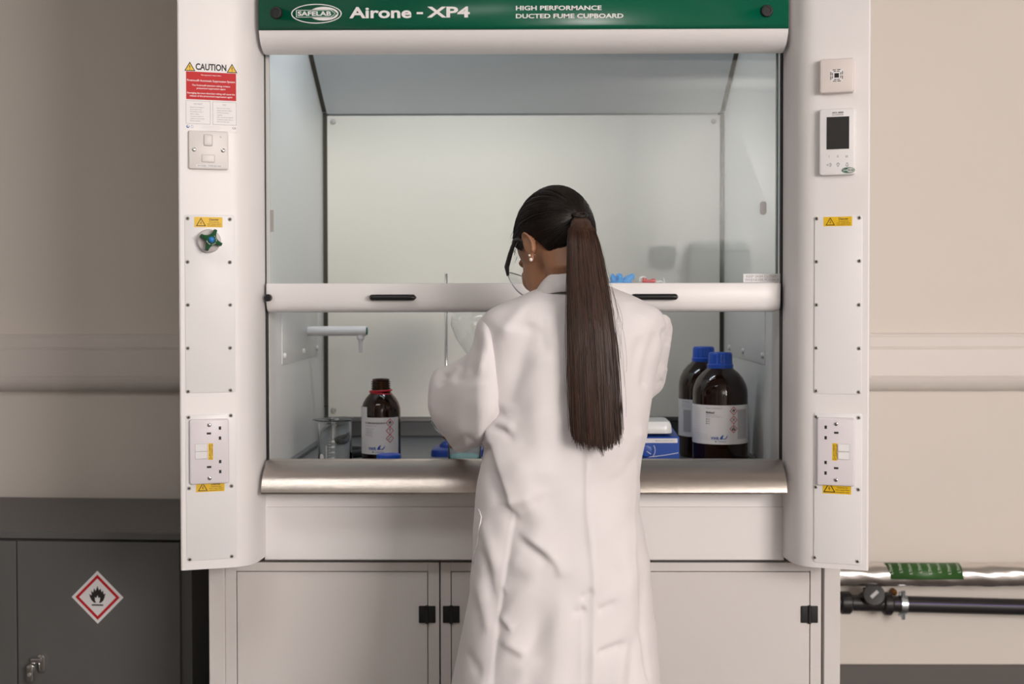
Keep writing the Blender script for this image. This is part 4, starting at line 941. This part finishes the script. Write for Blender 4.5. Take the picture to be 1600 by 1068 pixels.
PE = bpy.data.objects.new('person', me); COL.objects.link(PE)
me.transform(Matrix.Translation((-PE_X, -PE_Y, 0))); PE.location = (PE_X, PE_Y, 0); PE['_w'] = [PE_X, PE_Y, 0.0]
tag(PE, 'person in long white lab coat with brown ponytail, working at the fume cupboard', 'person')
for s in (-1, 1):
    b = MB(); b.ell(hl(s*.031, .0875, -.016), (.0118,)*3, RH, 14, 10); b.ell(hl(s*.031, .0955, -.0165), (.0055, .0045, .0055), RH, 12, 8, 1); b.build('eye', [M_eye, M_black], PE, 60)

# trousers and shoes
b = MB()
for s in (-1, 1):
    x = hip[0]+s*.078; b.tube([(x-s*.016, 2.57, .885), (x-s*.008, 2.57, .80), (x, 2.565, .66), (x, 2.56, .47), (x, 2.575, .28), (x, 2.58, .07)], [.082, .084, .076, .066, .064, .058], 24)
b.build('trousers', M_trous, PE, 60)
for s in (-1, 1):
    b = MB(); x = hip[0]+s*.08; rg = []
    for z, k, dy in ((0, 1, 0), (.012, 1.02, 0), (.045, .95, 0), (.075, .70, -.03), (.10, .52, -.06)):
        q = np.arange(28)*2*PI/28; rg.append(np.c_[x+.046*k*np.cos(q)*(1-.15*np.sin(q)), 2.62+dy+.132*(k if dy == 0 else k*.9)*np.sin(q), np.full(28, z)])
    b.layers(rg); b.build('shoe', M_shoe, PE, 50)

# lab coat ------------------------------------------------------
KY = np.array([444, 449, 456, 464, 473, 482, 491, 503, 520, 560, 600, 640, 675, 700, 745, 790, 830, 880, 930, 1000, 1058, 1085])
KL = np.array([856, 843, 826, 808, 786, 768, 757, 752, 753, 760, 764, 765, 762, 754, 747, 741, 738, 739, 733, 721, 708, 702])
KR = np.array([944, 957, 975, 994, 1012, 1026, 1036, 1042, 1042, 1031, 1022, 1014, 1008, 1004, 997, 1000, 1007, 1014, 1020, 1026, 1030, 1031])
KB = np.array([.060, .070, .080, .090, .099, .105, .110, .116, .122, .130, .132, .131, .130, .130, .131, .135, .140, .146, .152, .162, .172, .176])
KC = np.array([2.585, 2.58, 2.577, 2.575, 2.573, 2.572, 2.57, 2.57, 2.57, 2.57, 2.57, 2.57, 2.57, 2.57, 2.568, 2.566, 2.565, 2.563, 2.562, 2.56, 2.56, 2.56])
kz = np.array([W(885, y, c)[2] for y, c in zip(KY, KC)])
kxl = np.array([W(x, y, c)[0] for x, y, c in zip(KL, KY, KC)]); kxr = np.array([W(x, y, c)[0] for x, y, c in zip(KR, KY, KC)])
ks = np.r_[0, np.cumsum(np.hypot(np.diff(kz), np.diff(kxr-kxl)*.5))]
NV, NU = 300, 420
s_ = np.linspace(0, ks[-1], NV)
def smooth(a, n=5):
    for _ in range(n): a = np.r_[a[0], (a[:-2]+2*a[1:-1]+a[2:])/4, a[-1]]
    return a
I_ = lambda k: smooth(np.interp(s_, ks, k), 10)
zz, xl_, xr_, bb_, yc_ = I_(kz), I_(kxl), I_(kxr), I_(KB), I_(KC)
ph = np.arange(NU)*2*PI/NU
ph = ph+.28*np.sin(2*ph)*.5                       # denser towards the two sides
cp, sp_ = np.cos(ph), np.sin(ph); n_ = 2.5
ex, ey = np.sign(cp)*np.abs(cp)**(2/n_), np.sign(sp_)*np.abs(sp_)**(2/n_)
A = (xr_-xl_)/2; CX = (xr_+xl_)/2
X = CX[:, None]+A[:, None]*ex; Y = yc_[:, None]+bb_[:, None]*ey; Z = np.repeat(zz[:, None], NU, 1)
NX = cp[None]/A[:, None]; NY = sp_[None]/bb_[:, None]; q = np.hypot(NX, NY); NX /= q; NY /= q
PX, PY = proj(np.stack([X, Y, Z], -1))
def stroke(PX, PY, pts, amp, w, kind='r', ends=(.12, .12), w2=None):
    """height field of one fold; pts in the resting cloth as it lies on the back, amp in metres"""
    P = np.array(pts, float); seg = np.diff(P, axis=0); L = np.hypot(*seg.T); T = np.r_[0, np.cumsum(L)]
    best = np.full(PX.shape, 1e9); sd = np.zeros(PX.shape); tt = np.zeros(PX.shape)
    for k in range(len(seg)):
        d = seg[k]/L[k]; rx, ry = PX-P[k, 0], PY-P[k, 1]; t = np.clip(rx*d[0]+ry*d[1], 0, L[k])
        dx, dy = rx-t*d[0], ry-t*d[1]; ds = np.hypot(dx, dy); sg = np.sign(d[0]*ry-d[1]*rx)
        m = ds < best; best = np.where(m, ds, best); sd = np.where(m, ds*sg, sd); tt = np.where(m, (T[k]+t)/T[-1], tt)
    tp = np.clip(tt/max(ends[0], 1e-6), 0, 1)*np.clip((1-tt)/max(ends[1], 1e-6), 0, 1); tp = tp*tp*(3-2*tp)
    ww = w if w2 is None else w+(w2-w)*tt
    u = sd/ww
    if kind == 'r': h = np.exp(-u*u)
    elif kind == 's': h = u*np.exp(.5-u*u/2)
    elif kind == 'k': h = np.where(u > 0, np.exp(-u*1.0), np.exp(u*3.2))      # sharp on one side, soft on the other
    elif kind == 'c': h = np.where(u < 0, np.exp(u*1.0), np.exp(-u*3.2))
    return amp*tp*h
ST = [ # big soft drapes
 ([(800, 500), (775, 560), (776, 640)], .010, 22, 'r'), ([(838, 500), (812, 560), (790, 640)], -.009, 16, 'r'), ([(850, 540), (838, 640), (850, 760)], .006, 20, 'r'),
 ([(960, 500), (985, 600), (985, 700)], .006, 20, 'r'), ([(1000, 520), (985, 600), (978, 690)], -.005, 10, 'r'), ([(1028, 515), (1012, 560), (1005, 610)], -.006, 8, 'r'),
 # under the arm: edge of the back panel with a deep fall to the side
 ([(766, 650), (773, 690), (784, 735), (805, 797)], .017, 34, 'c', (.12, .10)), ([(760, 690), (768, 735), (788, 790)], -.012, 12, 'r', (.1, .15)),
 ([(774, 640), (800, 664)], -.006, 6, 'r', (.3, .4)), ([(779, 646), (806, 676)], .006, 7, 'r', (.3, .3)), ([(770, 664), (788, 672), (808, 690)], -.006, 6, 'r', (.2, .4)), ([(800, 690), (835, 790), (850, 850)], .008, 20, 'r', (.3, .3)),
 ([(800, 800), (812, 790), (840, 780)], .006, 12, 'r', (.2, .4)),
 # side panel edge running to the hem
 ([(804, 792), (791, 850), (779, 925), (770, 1000), (760, 1090)], .0022, 3.0, 'r', (.04, .001)), ([(806, 792), (793, 850), (781, 925), (772, 1000), (762, 1090)], -.0105, 26, 'c', (.08, .001)),
 ([(748, 800), (768, 860), (776, 905)], .006, 10, 'r', (.3, .3)), ([(742, 890), (756, 950), (766, 1000)], .006, 9, 'r', (.3, .3)), ([(755, 850), (765, 920), (768, 950)], -.005, 7, 'r', (.3, .3)), ([(725, 1010), (745, 1040), (752, 1052)], -.004, 7, 'r', (.3, .3)),
 # diagonal pulls over the seat
 ([(802, 826), (826, 842), (848, 858), (869, 877)], .012, 17, 'c', (.5, .2)), ([(800, 838), (830, 858), (862, 880)], -.006, 9, 'r', (.4, .2)),
 ([(862, 868), (872, 885), (880, 908)], .007, 14, 'c', (.15, .4)), ([(790, 870), (820, 890), (850, 900)], .005, 14, 'r', (.3, .4)),
 ([(772, 958), (786, 970), (803, 987)], .010, 12, 'c', (.4, .25)), ([(772, 1000), (798, 1008), (823, 1023)], .011, 14, 'c', (.45, .2)),
 ([(794, 1042), (820, 1038), (852, 1026)], .005, 12, 'k', (.4, .4)), ([(779, 912), (791, 930)], .004, 7, 'c', (.4, .4)),
 ([(932, 955), (950, 946), (970, 934)], -.011, 7, 'k', (.15, .5)), ([(930, 1021), (955, 1012), (985, 1002)], -.013, 9, 'k', (.15, .4)),
 ([(906, 938), (916, 930), (926, 922)], -.006, 5, 'r', (.3, .1)), ([(893, 958), (908, 955), (914, 950)], -.006, 5, 'r', (.3, .1)), ([(968, 850), (985, 900), (982, 960)], .006, 14, 'r', (.3, .3)), ([(1000, 830), (1004, 920), (998, 1000)], -.005, 9, 'r', (.3, .2)),
 ([(880, 900), (874, 980), (872, 1080)], .006, 18, 'r', (.3, .001)), ([(846, 930), (838, 1000), (826, 1085)], -.006, 18, 'r', (.3, .001)), ([(960, 720), (990, 690), (1004, 660)], .005, 12, 'r', (.3, .3)), ([(940, 760), (975, 740), (1000, 700)], -.004, 8, 'r', (.3, .3)),
 ([(970, 1010), (965, 1080)], .005, 10, 'r', (.3, .001)), ([(992, 990), (985, 1080)], -.005, 7, 'r', (.3, .001)),
 # pulls towards the collar and the shoulders
 ([(830, 462), (800, 500), (785, 530)], .005, 9, 'r', (.3, .3)), ([(846, 470), (850, 560)], -.003, 10, 'r', (.3, .3)), ([(985, 480), (1010, 500), (1035, 510)], .004, 8, 'r', (.3, .3)),
 ([(1034, 512), (1042, 526), (1036, 536)], -.008, 5, 'r', (.3, .3)),
 # centre seam and vent
 ([(905, 452), (917, 690), (918, 800), (925, 850), (930, 905), (929, 1000), (926, 1090)], .0022, 2.6, 'r', (.02, .001)), ([(915, 700), (915, 800), (921, 850), (926, 905), (925, 1000), (922, 1090)], .0035, 9, 'c', (.1, .001)),
 ([(908, 958), (908, 1090)], .0016, 2.0, 'r', (.02, .001)),
 # side seam on the right
 ([(1000, 640), (992, 760), (994, 900), (1000, 1000), (1010, 1075)], .0012, 2.2, 'r', (.1, .001)), ([(999, 970), (1006, 1010), (1012, 1060)], -.004, 4, 'r', (.2, .001)),
]
def blur(H, n):
    for _ in range(n):
        H = (np.roll(H, 1, 1)+2*H+np.roll(H, -1, 1))/4; H[1:-1] = (H[:-2]+2*H[1:-1]+H[2:])/4
    return H
mask = 1/(1+np.exp((ey[None]-.12)*14))
H = np.zeros_like(PX)
for a in ST: H += stroke(PX, PY, a[0], a[1], a[2], *a[3:])
H = blur(H, 3); H += .0012*np.sin(PX*.071+PY*.033+1)+.0010*np.sin(PX*.043-PY*.058+2.2)+.0007*np.sin(PX*.12+PY*.10)
H *= mask*np.clip((PY-446)/30, 0, 1)
fr = .010*np.sin(ph*9+.6)[None]*np.clip((PY-850)/220, 0, 1)*(1-mask)          # flare of the front skirt
X2, Y2 = X+NX*(H+fr), Y+NY*(H+fr); Z2 = Z.copy()
Z2 -= (np.clip((PY-1000)/80, 0, 1)*.022*np.clip((900-PX)/170, 0, 1.2))        # hem hangs lower on the left
CT = MB(); rings = [np.c_[X2[k], Y2[k], Z2[k]] for k in range(NV)]
ins = rings[-1].copy(); cen = ins.mean(0); rings.append(cen+(ins-cen)*[.985, .985, 1]); top = ins.copy(); 
CT.layers(rings[::-1], None, 0, (False, False)); 
for k in (0, 1): pass
coat = CT.build('lab_coat', [M_coat, M_seam], PE, 180, solid=.0016)

def spline_ring(Q, m):
    """closed curve through the corner points of one ring"""
    Q = np.asarray(Q); n = len(Q); t = np.arange(m)*n/m; i = t.astype(int); f = (t-i)[:, None]
    p0, p1, p2, p3 = Q[(i-1) % n], Q[i % n], Q[(i+1) % n], Q[(i+2) % n]; k = .42
    m1, m2 = k*(p2-p0), k*(p3-p1)
    return (2*f**3-3*f**2+1)*p1+(f**3-2*f**2+f)*m1+(-2*f**3+3*f**2)*p2+(f**3-f**2)*m2
def sleeve(R, name, ncuts=120, seg=120, seed=0, folds=()):
    """each ring: eight corner points (px, py, depth), from the top down the near side and up the far side"""
    G = np.array([spline_ring([W(*q) for q in r], seg) for r in R]); n = len(G); C0 = G.mean(1)
    L = np.r_[0, np.cumsum(np.linalg.norm(np.diff(C0, axis=0), axis=1))]; s = np.linspace(0, L[-1], ncuts)
    P = np.stack([np.stack([smooth(np.interp(s, L, G[:, j, k]), 5) for k in range(3)], 1) for j in range(seg)], 1)
    C = P.mean(1, keepdims=True); N = P-C; N /= np.linalg.norm(N, axis=2)[..., None]
    px, py = proj(P); tq = np.linspace(0, 1, ncuts)[:, None]; a = np.arange(seg)*2*PI/seg
    h = .0013*np.sin(px*.09+py*.06+seed)+.0010*np.sin(px*.05-py*.11+seed*2)+.003*np.sin(tq*40+2.0*np.sin(a*2+seed))*np.clip(tq*2-.8, 0, 1)
    near = 1/(1+np.exp((np.abs(a-PI*.5)-PI*.55)*8))[None, :]
    for q in folds: h = h+stroke(px, py, q[0], q[1], q[2], *q[3:])*near
    P = P+N*(h*np.clip(tq*9, 0.1, 1))[..., None]
    b = MB(); b.layers([P[k] for k in range(ncuts)], None, 0, (False, False))
    if seed == 2: b.f = [q[::-1] for q in b.f]
    sl = b.build(name, M_coat, coat, 180, solid=.0014)
    ks_ = int(np.argmin(np.abs(s-L[1]))); b = MB(); sm_ = P[ks_]+N[ks_]*.0004; b.tube(np.vstack([sm_, sm_[:2]]), .0015, 6); b.build('armhole_seam', M_seam, coat, 180)
    b = MB(); e = P[-1]; b.tube(np.vstack([e, e[:2]]), .0022, 6); b.build('cuff_hem', M_seam, coat, 180)
    return sl
def rnd(cx, cy, rx, ry, y, sx): return [(cx-sx*rx*math.sin(k*PI/4), cy-ry*math.cos(k*PI/4), y) for k in range(8)]
sleeve([[(772, 498, 2.575), (784, 525, 2.53), (797, 585, 2.52), (796, 640, 2.525), (788, 664, 2.55), (788, 660, 2.60), (786, 585, 2.64), (778, 520, 2.62)],
        [(757, 490, 2.57), (762, 520, 2.49), (772, 585, 2.47), (771, 645, 2.48), (768, 675, 2.53), (772, 670, 2.62), (766, 585, 2.67), (758, 510, 2.64)],
        [(747, 503, 2.58), (749, 530, 2.505), (749, 600, 2.472), (751, 668, 2.485), (752, 688, 2.55), (765, 680, 2.64), (770, 590, 2.68), (758, 512, 2.65)],
        [(737, 548, 2.62), (725, 568, 2.56), (715, 618, 2.525), (722, 684, 2.54), (738, 697, 2.60), (760, 685, 2.67), (770, 610, 2.70), (755, 556, 2.68)],
        [(712, 572, 2.69), (682, 579, 2.63), (671, 632, 2.61), (693, 677, 2.62), (713, 704, 2.66), (745, 690, 2.71), (760, 625, 2.73), (742, 575, 2.72)],
        [(708, 575, 2.74), (679, 580, 2.71), (668, 632, 2.70), (689, 672, 2.71), (713, 703, 2.73), (745, 690, 2.76), (758, 630, 2.77), (740, 580, 2.76)],
        rnd(714, 642, 34, 48, 2.84, 1), rnd(716, 648, 33, 36, 2.955, 1)],
       'left_sleeve', seed=1, folds=[([(688, 590), (716, 602), (768, 600)], .006, 11, 'k', (.15, .1)), ([(741, 515), (746, 550), (738, 590)], -.007, 9, 'r', (.2, .2)), ([(700, 582), (688, 604)], -.009, 5, 'r', (.15, .3)), ([(720, 572), (704, 600)], .006, 7, 'r', (.2, .3)),
                       ([(757, 540), (748, 590)], .006, 7, 'r', (.3, .3)), ([(746, 692), (730, 683), (712, 688)], -.004, 6, 'r', (.2, .3)), ([(752, 500), (757, 530)], .004, 6, 'r', (.2, .2))])
sleeve([[(1022, 498, 2.575), (1006, 525, 2.53), (984, 575, 2.52), (982, 616, 2.52), (988, 632, 2.55), (992, 632, 2.60), (1004, 570, 2.64), (1016, 520, 2.62)],
        [(1038, 491, 2.57), (1020, 520, 2.505), (1002, 575, 2.487), (1000, 618, 2.487), (1006, 640, 2.54), (1012, 640, 2.62), (1025, 570, 2.67), (1036, 508, 2.64)],
        [(1046, 499, 2.60), (1040, 512, 2.54), (1022, 570, 2.515), (1013, 614, 2.52), (1012, 632, 2.57), (1010, 632, 2.65), (1015, 570, 2.69), (1034, 510, 2.67)],
        [(1046, 511, 2.64), (1050, 520, 2.60), (1039, 570, 2.58), (1026, 611, 2.59), (1013, 627, 2.62), (1000, 625, 2.68), (1000, 570, 2.72), (1020, 520, 2.70)],
        [(1030, 535, 2.71), (1041, 548, 2.68), (1042, 580, 2.67), (1035, 605, 2.68), (1013, 625, 2.70), (996, 620, 2.74), (985, 580, 2.76), (1000, 540, 2.75)],
        rnd(1005, 588, 32, 36, 2.79, -1), rnd(975, 590, 31, 34, 2.88, -1), rnd(938, 592, 30, 31, 2.97, -1)],
       'right_sleeve', seed=2, folds=[([(1036, 514), (1043, 526), (1038, 542)], -.009, 5, 'r', (.25, .25)), ([(1046, 520), (1034, 562)], .006, 6, 'r', (.2, .2)), ([(1040, 572), (1030, 590)], .005, 5, 'r', (.2, .2)), ([(1036, 594), (1022, 604)], -.006, 4, 'r', (.2, .2)), ([(1034, 562), (1018, 572)], -.006, 4, 'r', (.2, .2))])

# collar: turned-down band, open at the front
b = MB(); an = np.linspace(-1.32*PI/1, 1.32*PI/1, 120)*.66; cN = W(893, 437, 2.575)
def cring(a_, b_, zb, tilt, dy=0):
    x = cN[0]+a_*np.sin(an); y = cN[1]+dy-b_*np.cos(an); z = zb-tilt*(1-np.cos(an))*.5
    return np.c_[x, y, z+.0015*np.sin(an*7)*(1-np.cos(an))]
zT, zB_ = W(890, 420.5, 2.50)[2], W(890, 453, 2.49)[2]
rg = [cring(.058, .066, zT-.030, .075), cring(.061, .070, zT-.006, .075), cring(.063, .073, zT, .075), cring(.066, .076, zT-.003, .075), cring(.074, .084, (zT+zB_)/2, .060), cring(.083, .092, zB_, .050), cring(.081, .090, zB_-.0015, .050)]
b.layers(rg, None, 0, (False, False), False); b.build('collar', M_coat, coat, 180, solid=.0015)
b = MB(); u = np.linspace(0, 1, 24)                                                    # pocket edge on the left side
pk = [(747, 795), (752, 803), (754, 812), (748, 835), (743, 862), (741, 880)]
kp = np.array(pk, float); uu = np.linspace(0, 1, len(pk)); pts = []
for t in u:
    x_, y_ = np.interp(t, uu, kp[:, 0]), np.interp(t, uu, kp[:, 1]); d2 = (PX-x_)**2+(PY-y_)**2+1e6*(np.sin(ph)[None] > .1); i, j = np.unravel_index(np.argmin(d2), d2.shape)
    pts.append((X2[i, j]+NX[i, j]*.001, Y2[i, j]+NY[i, j]*.001, Z2[i, j]))
b.tube(pts, .0014, 6); b.build('pocket_edge', M_seam, coat, 180)

# hair ----------------------------------------------------------
hc0 = np.array([0, -.008, .013]); hr = np.array([.0755, .101, .093])
def hdir(az, el): return np.stack([np.sin(az)*np.cos(el), np.cos(az)*np.cos(el), np.sin(el)], -1)
LA = np.radians([0, 30, 50, 68, 80, 92, 105, 120, 150, 180]); LE = np.radians([46, 40, 26, 0, -16, -8, -6, -44, -70, -80])
def lim(az): a = np.abs((az+PI) % (2*PI)-PI); return np.interp(a, LA, LE)
def hworld(d, k=1.0): return HC+(hc0+d*hr*(k if np.isscalar(k) else np.asarray(k)[..., None])) @ RH.T
az = np.arange(96)*2*PI/96; rg = []
for t in np.linspace(0.02, 1, 40):
    el = PI/2+(lim(az)-PI/2)*t; rg.append(hworld(hdir(az, el), 1+.004*np.sin(az*14)))
rg.append(hworld(hdir(az, lim(az)-.03), .97)); rg.append(hworld(hdir(az, lim(az)+.02), .90)); rg.append(hworld(hdir(az, lim(az)+.3), .86))
b = MB(); b.layers(rg[::-1], None, 0, (False, True))
TP = W(906, 337, 2.517); tl = (TP-HC) @ RH/1.03**2-hc0; td = tl/hr; tk = np.linalg.norm(td); td = td/tk
def slerp(a, c, t):
    w = math.acos(max(-1, min(1, float(np.dot(a, c))))); 
    return (np.sin((1-t)*w)[:, None]*a+np.sin(t*w)[:, None]*c)/math.sin(w)
for k in range(900):
    a = rng.uniform(-PI, PI); l_ = lim(np.array(a)); e = float(l_+abs(rng.normal(0, .05))) if rng.random() < .55 else float(rng.uniform(l_, PI/2))
    d0 = hdir(np.array(a), np.array(e)); t = np.linspace(0, 1, 16); D = slerp(d0, td, t)
    kk = 1.0+.014*rng.random()+.012*np.sin(PI*t)*rng.random()+.0; kk = kk+(tk-1+.004)*np.clip((t-.86)/.14, 0, 1)
    sway = np.sin(PI*t)*rng.normal(0, .012); D = D+sway[:, None]*np.cross(d0, td); D /= np.linalg.norm(D, axis=1)[:, None]
    b.tube(hworld(D, kk), .0007+.0005*rng.random(), 3, 0, False)
for k in range(26):                                             # short loose hairs at the temple
    a = -1.02+rng.normal(0, .10); e = .30+rng.normal(0, .16); d0 = hdir(np.array(a), np.array(e)); p = hworld(d0, 1.0)
    v = RH @ np.array([-.3, .8, -.6])*.014*rng.uniform(.4, 1.2); b.tube([p, p+v*.5+rng.normal(0, .001, 3), p+v+rng.normal(0, .003, 3)], [.0006, .0005, .0002], 3, 0, False)
hair = b.build('hair', M_hair, PE, 180)
TY = np.array([334, 338, 345, 360, 380, 400, 450, 500, 550, 600, 650, 690, 706.]); TL = np.array([903, 897.5, 891.5, 888.5, 887, 886.5, 886.5, 887, 888, 889, 891, 894, 900.])
TR = np.array([909, 915, 923, 929, 935, 940, 950, 958, 963, 967, 970, 972.5, 971.]); TD = np.array([2.522, 2.503, 2.486, 2.474, 2.464, 2.457, 2.440, 2.424, 2.416, 2.413, 2.412, 2.411, 2.411])
def tail(y, s, d):
    return W(np.interp(y, TY, TL)+(s*.5+.5)*(np.interp(y, TY, TR)-np.interp(y, TY, TL)), y, np.interp(y, TY, TD)+d)
b = MB(); rg = []
for y in np.linspace(334.5, 676, 64):
    q = np.arange(36)*2*PI/36; th = .0165*np.clip((y-332)/30, .10, 1)*(1-.25*(y-338)/340)
    rg.append(np.array([tail(y+3*math.sin(c*5)*(y > 640), .93*math.cos(c)*(1-.012*math.sin(c*11)), th*math.sin(c)*(1+.10*math.sin(c*9+y*.01))) for c in q]))
b.layers(rg)
for k in range(1500):
    s = rng.uniform(-1, 1); dd = math.sqrt(max(0, 1-s*s)); dpt = -dd*rng.uniform(.80, 1.10) if rng.random() < .85 else dd*rng.uniform(-.5, 1)
    ye = np.interp(s, [-1, -.9, -.1, .15, .6, .92, 1], [676, 690, 697, 705, 694, 686, 668])+rng.normal(0, 5)-abs(rng.normal(0, 6)); y0 = 335 if rng.random() < .8 else rng.uniform(350, 600)
    n = 15; ys = np.linspace(y0, ye, n); a1, a2, p1 = rng.normal(0, .05), rng.normal(0, .03), rng.uniform(0, 6)
    pts = [tail(y, s*(1+.02*math.sin(y*.02+p1))+a1*math.sin((y-338)/130+p1)+a2*((y-338)/350), .0185*dpt*min(1, .35+(y-335)/40)*(1-.25*(y-338)/340)) for y in ys]
    r = rng.uniform(.00045, .00095); b.tube(pts, np.linspace(r, r*.75, n)*np.where(np.arange(n) > n-3, .7, 1), 3, 0, False)
for k in range(16):                                             # stray hairs
    s = 1.0 if rng.random() < .8 else -1.0; y = rng.uniform(350, 520); ln = rng.uniform(60, 160); o = rng.uniform(.08, .5)
    b.tube([tail(y+ln*t, s*(1+o*math.sin(t*2.2)*(1 if y < 450 else .6)), -.012-.004*t) for t in np.linspace(0, 1, 10)], .00022, 3, 0, False)
b.build('ponytail', M_tail, hair, 180)
b = MB(); c = tail(338, 0, .004); q = np.linspace(0, 2*PI, 25); b.tube([c+np.array([.0125*math.cos(t), .011*math.sin(t), .004*math.sin(t)+.003]) for t in q], .0035, 8); b.build('hair_tie', M_hair, hair, 180)

# safety glasses and earrings
GL = MB(); 
def rim(s):
    P = []
    for t in np.linspace(0, 2*PI, 41):
        x = s*.037+.034*math.cos(t); z = -.018+.026*math.sin(t)+.003*math.cos(2*t); P.append(hl(x, .118-4.2*x*x-1.5*abs(x)**2, z))
    return P
for s in (-1, 1): GL.tube(rim(s), .0013, 8)
GL.tube([hl(-.006, .118, -.008), hl(0, .120, -.006), hl(.006, .118, -.008)], .0018, 8)
gl = GL.build('safety_glasses', mat('clear_frame', (.62, .66, .72), .1, trans=.5), PE, 60)
for s in (-1, 1):
    b = MB(); q = np.array(rim(s)[:-1]); c = q.mean(0); b.layers([q, q+(c-q)*.5+RH @ np.array([0, .003, 0]), q+(c-q)*.98+RH @ np.array([0, .004, 0])], cap=(False, True)); b.build('lens', M_lens, gl, 180)
    b = MB(); A_ = [hl(s*.070, .092, -.010), hl(s*.079, .070, -.006), hl(s*.082, .035, .000), hl(s*.083, .0, .006), hl(s*.080, -.012, .000), hl(s*.078, -.02, -.012)]
    b.tube(A_, [.003, .0052, .0048, .0036, .003, .0025], 8); b.build('temple_arm', M_black, gl, 60)
for px, py, r in ((827.3, 398.8, .0024), (829.6, 405.5, .0036), (835.5, 398, .0012), (836.5, 400.5, .0010)):
    b = MB(); p = hl(-.077, -.024, -.048); b.ell(W(px, py, p[1]-.016), (r,)*3, None, 14, 10); b.build('earring', M_pearl if r > .002 else M_chrome, PE, 180)
